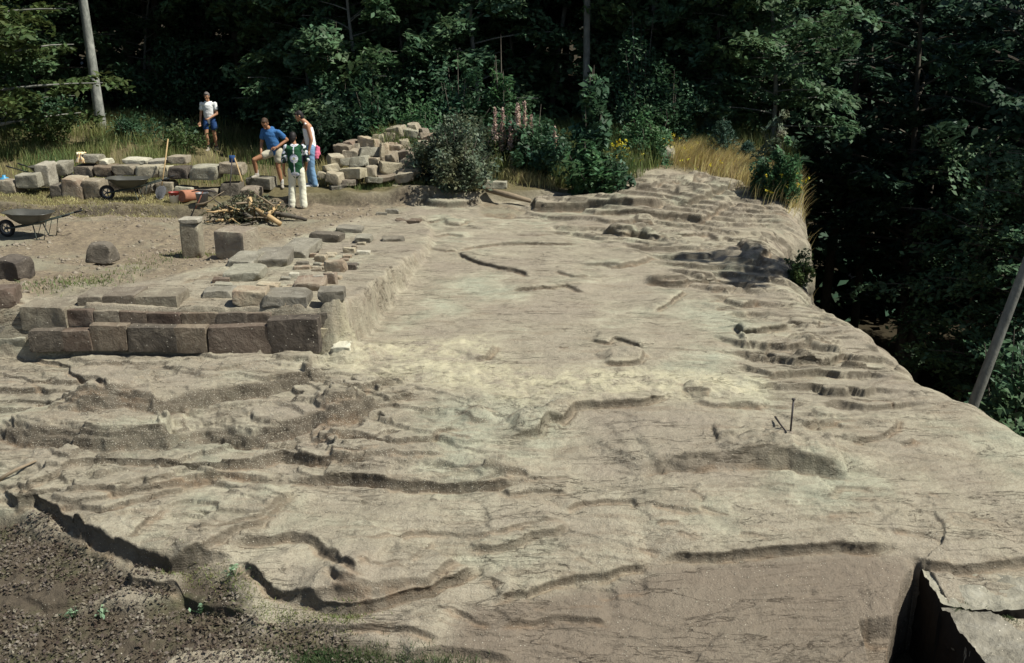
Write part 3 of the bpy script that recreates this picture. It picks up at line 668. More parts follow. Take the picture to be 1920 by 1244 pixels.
# ------------------------------------------------------------------ ruined wall: one masonry wall, its blocks are its parts
wb = at(300, 655, 12.72); ruin = empty('ruined_wall', (wb.x, wb.y, wb.z))
tag(ruin, 'low ruined wall of brown squared sandstone blocks facing the bare rock slab', 'wall')
def wall_block(x0, y0, x1, y1, t, mat, depth=.45, **kw):
    o = rect_stone(x0, y0, x1, y1, t, depth, 'block', mat, None, rnd=.03, rough=.05, chip=(.92, .99), gap=1, n=(12, 6, 6), **kw); o.parent = ruin; o.location -= Vector(ruin.location); return o
for x0, y0, x1, y1, k in [(56, 622, 120, 662, 'wallblack'), (118, 622, 173, 660, 'wall'), (172, 612, 243, 660, 'wall'), (242, 615, 333, 662, 'wallblack'), (331, 615, 392, 664, 'wall'), (391, 615, 509, 668, 'wall'), (506, 602, 601, 668, 'wallblack')]:
    wall_block(x0, y0, x1, y1, 12.6, MT[k])
for x0, y0, x1, y1, k in [(43, 579, 131, 623, 'wallgrey'), (128, 582, 178, 613, 'wall'), (177, 584, 226, 613, 'wallgrey'), (225, 586, 277, 614, 'wall'), (276, 588, 341, 615, 'wall'), (340, 588, 408, 614, 'wall'), (407, 588, 467, 614, 'wallgrey'), (466, 588, 511, 614, 'wall')]:
    wall_block(x0, y0, x1, y1, 12.68, MT[k], .5)
for x0, y0, x1, y1, k in [(147, 557, 194, 582, 'wallgrey'), (193, 556, 255, 584, 'wallgrey'), (254, 558, 335, 587, 'wallgrey')]:
    wall_block(x0, y0, x1, y1, 12.78, MT[k], .5)
for c in list(ruin.children):
    if c.data.materials[0] in (MT['wallgrey'],) and c.location.z > .5: c['label'] = 'worn grey block of the top course'
# ------------------------------------------------------------------ stones lying on the wall top and between its faces
fr = lambda a, b, c, d: (400+a/3.8875, 380+b/3.8875, 400+c/3.8875, 380+d/3.8875)
def ground_stone(px0, py0, px1, py1, name, mat, label, cat='stone', group=None, depth=None, flat=None, sink=.03, **kw):
    p, t = hit((px0+px1)/2, py1-1); wd = (px1-px0)/F*t; hv = (py1-py0)/F*t; d = depth or wd*.6
    c = abs((CZ-p.z)/t); h = flat or max(.07, (hv-d*c)/.95)
    return stone(name, (p.x, p.y+d/2, p.z), (wd, d, h), mat, (R(random.uniform(-4, 4)), R(random.uniform(-4, 4)), R(random.uniform(-12, 12))), label, cat, group, sink=sink, **kw)
RW = 'loose stones lying in the ruined wall'
for q, k, lb, kw in [
 ((340, 640, 670, 770), 'lichen', 'large flat grey slab with a thick edge just behind the dark corner block', dict(depth=.62, flat=.14)),
 ((130, 630, 380, 760), 'rubble', 'broken pinkish slab propped up beside the large flat slab on the wall', dict(depth=.4, flat=.2)),
 ((755, 620, 945, 720), 'lichen', 'small squared block lying alone on the bare sandy wall top', dict(depth=.28, flat=.15)),
 ((705, 205, 930, 295), 'darkstone', 'dark grey oblong slab lying topmost at the far end of the loose stones', dict(depth=.4, flat=.17)),
 ((890, 150, 1080, 225), 'lichen', 'pale flat slab just beyond the dark grey oblong slab', dict(depth=.5, flat=.1)),
 ((1220, 235, 1385, 290), 'darkstone', 'dark block sunk at the far corner of the ruined wall', dict(depth=.35)),
 ((1030, 225, 1150, 300), 'lichen', 'grey pointed stone right of the dark grey oblong slab', dict(depth=.35)),
 ((740, 370, 830, 450), 'rubble', 'rounded tan stone in the middle of the rubble filling', {}),
 ((810, 410, 960, 510), 'rubble', 'large tan boulder right of the middle of the rubble filling', {}),
 ((950, 430, 1045, 495), 'darkstone', 'dark brown stone at the right rim of the rubble filling', {}),
 ((580, 450, 700, 495), 'rubble', 'thin pinkish flagstone at the left of the rubble filling', dict(flat=.07)),
 ((580, 520, 800, 650), 'rubble', 'big pinkish boulder at the near end of the rubble filling', dict(depth=.45)),
 ((545, 500, 620, 560), 'limestone', 'pale stone wedged against the left of the big pinkish boulder', {}),
 ((720, 520, 805, 600), 'limestone', 'whitish stone leaning on the right of the big pinkish boulder', {}),
 ((810, 500, 900, 600), 'rubble', 'tall tan stone standing behind the whitish stone', {}),
 ((945, 320, 1030, 370), 'rubble', 'small tan stone near the far dark hole of the filling', {}),
 ((1040, 345, 1140, 385), 'limestone', 'flat pale stone in front of the far dark hole', dict(flat=.08)),
 ((940, 378, 1005, 410), 'rubble', 'small rounded reddish stone on bare soil of the filling', {}),
 ((700, 360, 765, 405), 'rubble', 'small grey-brown stone left of the rounded tan stone', {}),
 ((310, 570, 470, 625), 'rubble', 'flat sandy flagstone between the left slabs and the big pinkish boulder', dict(flat=.07)),
 ((500, 600, 590, 642), 'rubble', 'small sandy stone before the big pinkish boulder', {}),
 ((600, 420, 690, 462), 'darkstone', 'blue-grey stone behind the thin pinkish flagstone', {}),
 ((500, 300, 710, 410), 'lichen', 'large grey lichened slab on the left face of the far wall with a black end', dict(depth=.85, flat=.18)),
 ((270, 390, 530, 480), 'lichen', 'broad grey slab in the middle of the left wall face', dict(depth=.8, flat=.17)),
 ((100, 400, 300, 480), 'lichen', 'wide flat slab directly before the two standing posts', dict(depth=.7, flat=.13)),
 ((60, 490, 330, 580), 'lichen', 'long flat slab nearest the wall corner on the left wall face', dict(depth=.7, flat=.13)),
 ((-10, 535, 110, 590), 'wall', 'thin reddish brick-like stone wedged under a slab', dict(flat=.08)),
 ((0, 590, 130, 640), 'lichen', 'grey stone at the end of the flat slabs near the top course', dict(flat=.10)),
 ((-90, 630, 130, 700), 'lichen', 'flat grey slab behind the right end of the top course', dict(flat=.10, depth=.4)),
 ((1320, 110, 1510, 155), 'wall', 'reddish oblong block lying at the far corner of the rock floor', dict(depth=.25)),
 ((770, 895, 850, 980), 'rubble', 'rough tan stone against the side of the dark corner block', {}),
 ((765, 790, 840, 900), 'darkstone', 'dark rough stone on top of the side of the corner block', {}),
 ((1185, 65, 1262, 95), 'lichen', 'small flat stone left of a pair at the edge of the soil', {}),
 ((1250, 40, 1345, 88), 'lichen', 'larger flat stone right of a pair at the edge of the soil', {}),
 ((860, 1000, 1000, 1085), 'limestone', 'whitish mortar-covered stone beside the dark corner block', dict(depth=.25, rnd=.2, rough=.2)),
]:
    ground_stone(*fr(*q), 'loose_stone', MT[k], lb, 'stone', RW, **kw)
for i in range(34):                     # small filling between them
    x = random.uniform(520, 680); y = 560-(x-520)*.55+random.uniform(-28, 26)
    ground_stone(x-random.uniform(5, 11), y-9, x+random.uniform(5, 11), y, 'filling_stone', MT[random.choice(['rubble', 'rubble', 'buff', 'lichen'])], 'fist-sized broken stone in the rubble filling of the ruined wall', 'small stone', 'small broken stones filling the ruined wall', n=(5, 5, 5), rnd=.25, rough=.12)
# ------------------------------------------------------------------ posts and single blocks on the dug soil
p, t = hit(364, 480); post = empty('stone_post', p); tag(post, 'tall narrow grey stone post with a whitened top standing on the soil', 'stone post')
stone('shaft', (0, 0, 0), (.31, .30, .62), MT['wallgrey'], parent=post, rnd=.06, rough=.03); stone('cap', (0, 0, .60), (.33, .32, .07), MT['limestone'], parent=post, rnd=.1, rough=.05)
p, t = hit(441, 489); stone('stone_block', (p.x, p.y+.2, p.z), (.54, .48, .50), MT['block'], (0, 0, R(-16)), 'squat squared block with a dark left face beside the stone post', 'stone block', rnd=.04, rough=.02)
ground_stone(155, 455, 210, 500, 'boulder', MT['darkstone'], 'dark rough boulder lying alone on the soil', 'boulder', depth=.38, rnd=.12, rough=.14, taper=.25)
ground_stone(-6, 478, 42, 528, 'boulder', MT['darkstone'], 'dark stone with a pale top at the left edge above the reddish block', 'boulder', depth=.4)
ground_stone(-22, 528, 21, 580, 'stone_block', MT['wall'], 'reddish squared block cut off by the left edge of the picture', 'stone block', depth=.4, rnd=.06, rough=.03)
ground_stone(-60, 590, 52, 625, 'step_stone', MT['lichen'], 'pale flat step stone left of the wall end', 'step stone', depth=.8, flat=.10, rnd=.1)
ground_stone(-60, 606, 50, 656, 'step_stone', MT['lichen'], 'lower greenish step stone left of the wall base', 'step stone', depth=.7, flat=.16, rnd=.1)
ground_stone(1083, 332, 1124, 352, 'stone_block', MT['rubble'], 'small pinkish squared block sitting on the rock ledge below the shrubs', 'stone block', depth=.35)
ground_stone(955, 292, 992, 335, 'boulder', MT['buff'], 'pale tan boulder standing in the dry weeds', 'boulder', depth=.4)
ground_stone(1002, 290, 1032, 318, 'stone_block', MT['darkstone'], 'dark squared stone half hidden in the weeds beside the tan boulder', 'stone block', depth=.35)
ground_stone(905, 338, 950, 356, 'boulder', MT['lichen'], 'small grey stone at the foot of the leafy shrub', 'boulder', depth=.35)
p, t = hit(955, 385); tubeobj('log', [(p.x-.55, p.y+.55, p.z+.28), (p.x, p.y+.2, p.z+.2), (p.x+.5, p.y-.02, p.z+.1)], [.06, .075, .05], MT['woodgrey']); tag(bpy.data.objects['log'], 'weathered split log lying in the gap below the weeds', 'log')
# ------------------------------------------------------------------ the row of salvaged blocks at the back left
z1 = lambda a, b, c, d: (a/4, 150+b/4, c/4, 150+d/4)
row = [((-20, 700, 120, 830), 0, .5), ((118, 700, 285, 822), 0, .5), ((275, 612, 382, 805), .35, .6), ((370, 735, 465, 845), 0, .5), ((462, 685, 628, 862), 0, .5), ((628, 705, 765, 870), 0, .5), ((380, 612, 500, 720), .7, .5),
 ((556, 632, 700, 730), .5, .5), ((700, 632, 840, 730), .5, .5), ((572, 556, 740, 632), .5, .5), ((742, 590, 812, 640), .6, .4), ((842, 632, 1012, 728), .35, .5), ((915, 585, 1095, 634), .8, .5), ((1015, 637, 1188, 742), .3, .5),
 ((1110, 590, 1262, 634), .85, .5), ((1250, 565, 1392, 636), .8, .5), ((1190, 640, 1262, 742), .3, .5), ((1258, 642, 1412, 752), .3, .5), ((1427, 636, 1642, 756), .3, .55), ((1644, 616, 1822, 718), .3, .55), ((1040, 738, 1162, 838), .3, .5),
 ((1162, 745, 1300, 862), .3, .5), ((1302, 755, 1444, 845), .3, .5), ((1452, 758, 1632, 852), .3, .5), ((1644, 722, 1792, 852), .3, .55), ((1800, 760, 1935, 850), .2, .5), ((800, 730, 1038, 850), .5, .5)]
rl = ['rough brown block at the far left end of the row', 'pale grey-topped block second from the left end of the row', 'tall pale block standing on end behind the half-hidden wheelbarrow', 'low dark block under the half-hidden wheelbarrow',
 'big pinkish block standing on end left of the wheelbarrow tray', 'rough pale holed block directly left of the wheelbarrow wheel', 'grey block behind the half-hidden wheelbarrow tray', 'flat brownish block beneath the block with the orange cloth', 'reddish block beside the one beneath the orange cloth',
 'grey block carrying the orange cloth', 'small pale chip block right of the orange cloth', 'dark rounded block above the wheelbarrow tray', 'pale flat-topped stone lying behind the dark rounded block', 'squared grey block above the wheelbarrow handles',
 'pale flat stone just left of the long wooden shaft, rear rank', 'grey block just right of the long wooden shaft, rear rank', 'narrow block crossed by the long wooden shaft', 'blackened holed block right of the long wooden shaft', 'long grey rectangular block in the top course right of the blackened block',
 'pale yellowish block topping the right end of the row', 'lower grey block behind the wheelbarrow handles', 'lower brown block at the foot of the long wooden shaft', 'lower grey block above the white and red bucket', 'lower brown block behind the crossed pickaxe',
 'lower dark block under the pale yellowish block', 'low stone at the right end of the row beside the brush heap', 'block in the shade behind the wheelbarrow']
rm = ['block', 'lichen', 'limestone', 'darkstone', 'rubble', 'buff', 'lichen', 'wallgrey', 'wall', 'lichen', 'limestone', 'wallgrey', 'limestone', 'block', 'limestone', 'block', 'buff', 'darkstone', 'lichen', 'buff', 'wallgrey', 'block', 'lichen', 'wallgrey', 'darkstone', 'block', 'darkstone']
for (q, dt, dp), lb, k in zip(row, rl, rm):
    r_ = z1(*q); o = rect_stone(*r_, 22.7+dt, dp, 'salvaged_block', MT[k], lb, 'stone block', 'salvaged stone blocks stacked in a row', tl=4, rnd=.07, rough=.085)
for o in [o for o in COL.objects if o.name.startswith('salvaged_block')]:      # lowest ones reach the ground
    gzv = gz(o.location.x, o.location.y)
    if o.location.z-gzv < .28 or o.location.z < gzv: o.location.z = min(o.location.z, gzv-.01) if o.location.z-gzv < .15 else o.location.z
# ------------------------------------------------------------------ the heap of rubble at the back centre
z2 = lambda a, b, c, d: (350+a/4, 170+b/4, 350+c/4, 170+d/4)
heap = [(970, 615, 1062, 668), (1052, 617, 1170, 702), (1162, 665, 1265, 718), (1075, 702, 1180, 762), (1028, 555, 1130, 622), (1052, 485, 1150, 568), (1150, 512, 1213, 572), (1145, 582, 1345, 667), (1212, 500, 1365, 582), (1370, 505, 1450, 562), (1342, 565, 1425, 652),
 (1120, 412, 1240, 488), (1160, 445, 1278, 508), (1258, 400, 1302, 445), (1275, 435, 1432, 512), (1290, 365, 1442, 442), (1385, 335, 1482, 402), (1432, 402, 1492, 545), (1478, 400, 1605, 472), (1492, 465, 1590, 542), (1440, 542, 1590, 632), (1590, 442, 1725, 522),
 (1592, 517, 1728, 592), (1612, 580, 1762, 632), (1567, 617, 1695, 692), (1485, 320, 1562, 388), (1498, 275, 1642, 362), (1600, 368, 1665, 442), (1622, 295, 1722, 352), (1430, 630, 1545, 672), (1722, 320, 1792, 375), (1660, 250, 1735, 302), (1750, 290, 1802, 342), (1340, 650, 1440, 700),
 (1730, 380, 1800, 440), (1730, 450, 1800, 520), (1180, 380, 1270, 440), (1800, 330, 1870, 390), (1560, 700, 1640, 740), (940, 755, 1010, 860), (1000, 760, 1100, 850)]
def word(i): return ['first', 'second', 'third', 'fourth', 'fifth', 'sixth', 'seventh', 'eighth', 'ninth', 'tenth', 'eleventh', 'twelfth', 'thirteenth', 'fourteenth'][i]
rows_ = {}
for q in heap: rows_.setdefault(('bottom' if q[3] > 640 else 'lower middle' if q[3] > 535 else 'upper middle' if q[3] > 430 else 'top'), []).append(q)
for nm, lst in rows_.items():
    lst.sort()
    for i, q in enumerate(lst):
        r_ = z2(*q); t = 24.0+max(0, (700-q[3]))/4/F*24*1.5; k = random.choice(['buff', 'block', 'rubble', 'buff', 'block', 'lichen'])
        kd = {'buff': 'yellowish', 'rubble': 'pinkish', 'block': 'grey-brown', 'lichen': 'greyish'}[k]; wide = 'long' if (q[2]-q[0]) > 1.6*(q[3]-q[1]) else 'tall' if (q[2]-q[0]) < .8*(q[3]-q[1]) else 'squarish'
        rect_stone(r_[0]-1, r_[1]-1, r_[2]+2, r_[3]+1, t, .42, 'rubble_block', MT[k], f'{wide} {kd} block, {word(i)} from the left in the {nm} tier of the rubble heap', 'stone block', 'stone blocks of the rubble heap', rz=random.uniform(-30, 30), tl=9, rnd=.06, rough=.13, taper=random.uniform(-.1, .25), skew=random.uniform(-.12, .12))
# crumbs of stone and clods on the dug soil
rs = np.random.default_rng(41); n = 5200; P_ = unproj([(-100, 405), (330, 395), (560, 405), (760, 378), (690, 415), (600, 430), (470, 470), (430, 500), (200, 540), (-100, 580)], base1); x = rs.uniform(P_[:, 0].min(), P_[:, 0].max(), n); y = rs.uniform(P_[:, 1].min(), P_[:, 1].max(), n); k = inpoly(x, y, P_) & (rs.random(n) < .15+S(-.05, .3, fbm(x, y, .9, 3, 930))); x, y = x[k], y[k]
z = np.array([gz(a, b) for a, b in zip(x, y)]); s_ = rs.lognormal(-3.9, .55, (len(x), 1, 1)); oc = np.array([[1, 0, 0], [0, 1, 0], [-1, 0, 0], [0, -1, 0], [0, 0, .7], [0, 0, -.7]])[None]*(1+rs.normal(0, .3, (len(x), 6, 3)))
V = (np.stack([x, y, z+.004], 1)[:, None]+oc*s_).reshape(-1, 3); f8 = np.array([[0, 1, 4], [1, 2, 4], [2, 3, 4], [3, 0, 4], [1, 0, 5], [2, 1, 5], [3, 2, 5], [0, 3, 5]]); o = link('rubble_crumbs', npmesh('rubble_crumbs', V, (np.arange(len(x))[:, None, None]*6+f8[None]).reshape(-1, 3)), MT['block']); tag(o, 'small crumbs of stone and clods scattered over the dug soil', 'rubble', kind='stuff')
# ------------------------------------------------------------------ stone slabs and pit edge at lower right
def prism(name, pxs, ztop, zb, mat, label, cat, tilt=0):
    P = flat_px(pxs, ztop); c = P.mean(0); bm = bmesh.new()
    tp = [bm.verts.new((x-c[0], y-c[1], tilt*(x-c[0]))) for x, y in P]; bt = [bm.verts.new((x-c[0], y-c[1], zb-ztop)) for x, y in P]
    n = len(P); bm.faces.new(tp); bm.faces.new(bt[::-1])
    for i in range(n): bm.faces.new((tp[i], bt[i], bt[(i+1) % n], tp[(i+1) % n]))
    bmesh.ops.recalc_face_normals(bm, faces=bm.faces)
    bmesh.ops.triangulate(bm, faces=bm.faces); bmesh.ops.subdivide_edges(bm, edges=bm.edges, cuts=7, use_grid_fill=True); bmesh.ops.triangulate(bm, faces=bm.faces); bmesh.ops.subdivide_edges(bm, edges=bm.edges, cuts=2, use_grid_fill=True)
    for v in bm.verts:
        x, y, z = v.co; k = .034*float(fbm(np.array([x*5+z*3]), np.array([y*5+z*4]), 1, 5, 700, .65)[0]); v.co += Vector((k, k*.7, k*1.3))
    o = bobj(name, bm, mat); o.data.materials.append(simple('painted_pit_shade', (.022, .018, .014), .9, .1))  # near-black second material paints the pit's shadow onto the slab sides
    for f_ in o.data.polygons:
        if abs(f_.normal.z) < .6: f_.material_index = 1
    o.data.set_sharp_from_angle(angle=R(40)); o.location = (c[0], c[1], ztop); tag(o, label, cat); return o
ground_top = -.68
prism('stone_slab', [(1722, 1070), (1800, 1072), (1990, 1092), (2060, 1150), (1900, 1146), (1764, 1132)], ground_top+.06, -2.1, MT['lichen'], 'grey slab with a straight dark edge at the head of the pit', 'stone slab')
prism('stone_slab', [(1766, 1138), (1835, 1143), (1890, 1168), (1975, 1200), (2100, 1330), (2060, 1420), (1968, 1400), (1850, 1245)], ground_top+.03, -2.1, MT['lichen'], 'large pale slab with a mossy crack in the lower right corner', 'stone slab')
ground_stone(1178, 274, 1266, 306, 'rock_outcrop', MT['lichen'], 'grey layered rock step at the top of the bare rock among dry grass', 'rock', depth=.8, rnd=.15)
ground_stone(1165, 292, 1212, 316, 'rock_outcrop', MT['lichen'], 'small rock step in front of the grey layered one', 'rock', depth=.5, rnd=.15)
# ------------------------------------------------------------------ iron pin and chisel on the slab
p, t = hit(1482, 812); q = at(1488, 750, t+.02)
pin_o = empty('iron_pin', p); tag(pin_o, 'thin upright iron rod with a flat head standing in the rock', 'iron rod')
d = q-p; tubeobj('rod', [(0, 0, -.05), d*.5, d], .0105, MT['iron'], pin_o); tubeobj('head', [d, d+Vector((0, 0, .012))], .02, MT['iron'], pin_o, 10)
bm = bmesh.new(); bmesh.ops.create_uvsphere(bm, u_segments=10, v_segments=6, radius=.035)
for v in bm.verts: v.co.z *= .4; v.co *= 1+.2*math.sin(v.co.x*90)
bobj('plug', bm, MT['block'], pin_o)
a, _ = hit(1453, 790); b, _ = hit(1475, 813); ch = tubeobj('iron_chisel', [(a.x, a.y, a.z+.05), (a*.5+b*.5)+Vector((0, 0, .025)), (b.x, b.y, b.z+.012)], [.012, .009, .007], MT['iron']); tag(ch, 'short dark chisel lying against the foot of the upright iron rod', 'chisel')
a, _ = hit(-5, 905); b, _ = hit(68, 868); m_ = (a+b)/2; sk = tubeobj('stick', [a+Vector((0, 0, .02)), m_+Vector((.01, -.03, .045)), b+Vector((0, 0, .02))], [.022, .018, .01], MT['woodgrey']); tag(sk, 'bent grey stick lying on the dark rock at the left edge', 'stick')
# ------------------------------------------------------------------ wheelbarrows
def wheelbarrow(loc, rz, label, full=False):
    """wheel at -x, handles at +x"""
    o = empty('wheelbarrow', loc, rz); tag(o, label, 'wheelbarrow', 'wheelbarrows left on the dig')
    bm = bmesh.new(); N = 36; rings = []
    for (k, z, rx, ry, cx) in ((0, .32, .24, .16, .05), (1, .34, .29, .20, .04), (2, .46, .42, .29, 0), (3, .575, .53, .345, -.03), (4, .585, .56, .365, -.03), (5, .57, .565, .37, -.03), (6, .57, .52, .335, -.03), (7, .46, .41, .28, 0), (8, .345, .28, .19, .04)):
        ring = []
        for i in range(N):
            a = 2*math.pi*i/N; e = .62; cx_ = math.copysign(abs(math.cos(a))**e, math.cos(a)); sy_ = math.copysign(abs(math.sin(a))**e, math.sin(a))
            ring.append(bm.verts.new((cx+rx*cx_, ry*sy_, z+.02*(cx_ < -.5)*(k in (3, 4, 5, 6)))))
        rings.append(ring)
    for a, b in zip(rings[:-1], rings[1:]):
        for i in range(N): bm.faces.new((a[i], a[(i+1) % N], b[(i+1) % N], b[i]))
    bm.faces.new(rings[0][::-1]); bm.faces.new(rings[-1])
    bobj('tray', bm, MT['tray'], o)
    bm = bmesh.new()
    for s in (-1, 1): tube(bm, [(-.62, s*.05, .19), (-.35, s*.13, .24), (0, s*.17, .30), (.45, s*.24, .42), (.98, s*.27, .56)], .017)
    tube(bm, [(.12, -.19, .325), (.12, .19, .325)], .012); tube(bm, [(-.28, -.15, .25), (-.28, .15, .25)], .012)
    bobj('frame', bm, MT['frame'], o)
    for s in (-1, 1):
        bm = bmesh.new(); tube(bm, [(.15, s*.19, .34), (.24, s*.25, .0), (.42, s*.26, .0), (.52, s*.25, .43)], .014); tube(bm, [(.24, s*.25, .01), (.38, s*.22, .38)], .008); bobj('leg', bm, MT['frame'], o)
        tubeobj('grip', [(.93, s*.267, .545), (1.12, s*.275, .60)], .022, MT['rubber'], o)
    for part, mat, r0, r1, hw in (('tyre', 'rubber', .135, .20, .045), ('rim', 'steel', .03, .137, .03)):
        bm = bmesh.new(); N = 28; prof = [(r0, -hw), (r1-.02, -hw), (r1, -hw*.5), (r1, hw*.5), (r1-.02, hw), (r0, hw)] if part == 'tyre' else [(.105, -.03), (.137, -.03), (.137, .03), (.105, .03)]
        rg = [[bm.verts.new((-.62+r*math.cos(2*math.pi*i/N), y, .20+r*math.sin(2*math.pi*i/N))) for r, y in prof] for i in range(N)]
        for i in range(N):
            for j in range(len(prof)): bm.faces.new((rg[i][j], rg[i][(j+1) % len(prof)], rg[(i+1) % N][(j+1) % len(prof)], rg[(i+1) % N][j]))
        if part == 'rim':
            for a in range(5):
                an = a*2*math.pi/5; tube(bm, [(-.62, 0, .20), (-.62+.12*math.cos(an), 0, .20+.12*math.sin(an))], .014)
            tube(bm, [(-.62, -.06, .20), (-.62, .06, .20)], .024); rim = bobj('rim', bm, MT[mat], wheel)
        else: wheel = bobj('wheel', bm, MT[mat], o)
    o.scale = (.84, .84, .84); return o
p, t = hit(28, 448); wheelbarrow((p.x+.28, p.y+.15, p.z), R(-6), 'empty metal wheelbarrow with a shining tray at the left edge on bare soil')
p, t = hit(196, 377); wheelbarrow((p.x+.55, p.y+.15, p.z), R(4), 'olive wheelbarrow parked on dry grass in front of the block row')
wheelbarrow((at(95, 345, 23.9).x, at(95, 345, 23.9).y, gz(at(95, 345, 23.9).x, 23.6)+.02), R(172), 'wheelbarrow half hidden between the blocks at the left end of the row')
# ------------------------------------------------------------------ tools leaning on the row
def tool(name, label, cat, p0, p1, t0, t1, mat='wood', r=.017, head=None):
    a = at(*p0, t0); b = at(*p1, t1); o = empty(name, a); tag(o, label, cat); d = b-a
    tubeobj('shaft', [(0, 0, 0), d*.5+Vector((.005, 0, 0)), d], [r, r*.9, r*.85], MT[mat], o)
    if head == 'blade':
        bm = bmesh.new(); u = d.normalized(); s_ = Vector((1, 0, 0)); vs = []
        for (l, w_, k) in ((0.02, .05, .0), (-.04, .115, .01), (-.16, .12, .02), (-.27, .075, .01), (-.31, .01, 0)):
            vs.append([bm.verts.new(u*l+s_*w_*e+Vector((0, -.03*(1-e*e)-k, 0))) for e in (-1, -.4, .4, 1)])
        for A, B in zip(vs[:-1], vs[1:]):
            for j in range(3): bm.faces.new((A[j], A[j+1], B[j+1], B[j]))
        bmesh.ops.solidify(bm, geom=bm.faces, thickness=.006); bobj('blade', bm, MT['steel'], o)
    if head == 'pick':
        tubeobj('pick_head', [d+Vector((-.26, 0, -.02)), d+Vector((-.12, 0, .01)), d, d+Vector((.14, 0, .0)), d+Vector((.28, 0, -.03))], [.008, .02, .028, .02, .012], MT['iron'], o)
    if head == 'cap':
        bm = bmesh.new(); bmesh.ops.create_cube(bm, size=1)
        for v in bm.verts: v.co = Vector((v.co.x*.13, v.co.y*.05, v.co.z*.16-.03))+d
        bmesh.ops.bevel(bm, geom=bm.edges[:], offset=.015, segments=2); bobj('head', bm, MT['denimdark'], o)
    return o
tool('shovel', 'shovel with a long pale wooden shaft leaning on the narrow block', 'shovel', (303, 350), (315, 261), 22.5, 22.75, head='blade')
tool('sledgehammer', 'long-handled tool with a dark blue head standing against the pale yellowish block', 'hammer', (431, 348), (435, 296), 22.35, 22.6, 'iron', .016, 'cap')
tool('pick_handle', 'tan wooden handle leaning beside the blue-headed tool', 'handle', (454, 341), (440, 297), 22.3, 22.55, 'wood', .019)
tool('pickaxe', 'rusty pickaxe stood slanting before the grey bucket', 'pickaxe', (366, 392), (381, 358), 21.6, 21.75, 'rust', .017, 'pick')
# bucket, drum, grey bucket, cloth
def lathe(bm, prof, N=24, M_=None):
    rg = [[bm.verts.new((r*math.cos(2*math.pi*i/N), r*math.sin(2*math.pi*i/N), z)) for r, z in prof] for i in range(N)]
    for i in range(N):
        for j in range(len(prof)-1): bm.faces.new((rg[i][j], rg[(i+1) % N][j], rg[(i+1) % N][j+1], rg[i][j+1]))
    bmesh.ops.remove_doubles(bm, verts=bm.verts, dist=1e-5)
def bucket(px, py, r, h, mat, label, name='bucket'):
    p, t = hit(px, py); o = empty(name, p); tag(o, label, 'bucket'); bm = bmesh.new()
    lathe(bm, [(.0, .0), (r*.78, .0), (r*.99, h*.97), (r*1.04, h), (r*.95, h*.97), (r*.74, .02), (0, .02)]); bobj('pail', bm, mat, o)
    tubeobj('bail', [(r*math.cos(a), -r*.5*math.sin(a), h*.97-.03*math.sin(a)) for a in np.linspace(0, math.pi, 11)], .004, MT['steel'], o, 6); return o
def mat_bucket():
    m = M('red_white_bucket', .5, .4); P = m.coord(True); s = m.n('ShaderNodeSeparateXYZ'); m.l(P, s.inputs[0]); n = m.noise(P, 16, 2)
    f = m.math('LESS_THAN', m.math('ADD', s.outputs[2], m.math('MULTIPLY', m.math('SUBTRACT', n, .5), .22)), .17); m.col(m.mix(f, (.22, .03, .02), (.78, .75, .70))); return m.m
bucket(328, 381, .125, .25, mat_bucket(), 'white bucket splashed with red paint standing by the clay roll')
bucket(380, 382, .14, .24, MT['steel'], 'grey metal bucket behind the rusty pickaxe')
p, t = hit(352, 381); bm = bmesh.new(); N = 30
lathe(bm, [(0, -.26), (.12, -.26), (.135, -.24), (.135, .24), (.12, .26), (.10, .255), (.095, .24), (.08, .255), (.06, .25), (.05, .24), (0, .24)], N)
dr = bobj('clay_roll', bm, simple('terracotta', (.33, .15, .09), .85, .2)); dr.location = (p.x, p.y+.2, p.z+.13); dr.rotation_euler = (R(84), 0, R(-28)); tag(dr, 'reddish clay cylinder lying on its side beside the bucket', 'clay drum')
def mat_cloth():
    m = M('orange_patterned_cloth', .9, .1); P = m.coord(True); n = m.noise(P, 13, 1, .5, 1); m.col(m.ramp(n, [(.42, (.80, .76, .62)), (.5, (.75, .33, .07)), (.58, (.78, .70, .42))])); return m.m
a = at(152, 289, 23.15); V = []; nx, ny = 14, 22
for j in range(ny):
    for i in range(nx):
        u = (i/(nx-1)-.5)*.26*(1+.3*math.sin(j*.4)); s_ = j/(ny-1)*.5; y = .16-min(s_, .2); z = .03 if s_ < .2 else .03-(s_-.2)
        V.append((u+.02*math.sin(j*.9+i), y-.04*(s_ > .2)*math.sin(i*.9+j*.3)*.6-(.03 if s_ > .2 else 0), z+.012*math.sin(i*1.3)))
cl = link('cloth', npmesh('cloth', V, gridfaces(ny, nx), True), mat_cloth()); cl.location = a+Vector((-.02, 0, .0)); cl.scale = (.62, .8, .75); md = cl.modifiers.new('s', 'SOLIDIFY'); md.thickness = .008
tag(cl, 'orange and yellow patterned cloth draped over a grey block', 'cloth')
a = at(2, 296, 24.0); bm = bmesh.new(); lathe(bm, [(0, 0), (.11, 0), (.12, .02), (.12, .2), (.10, .24), (.04, .27), (.04, .31), (0, .31)], 20); o = bobj('jerrycan', bm, simple('blue_plastic', (.05, .25, .42), .4, .4)); o.location = (a.x, a.y, gz(a.x, a.y)); tag(o, 'small blue plastic canister at the far left edge under the trees', 'canister')
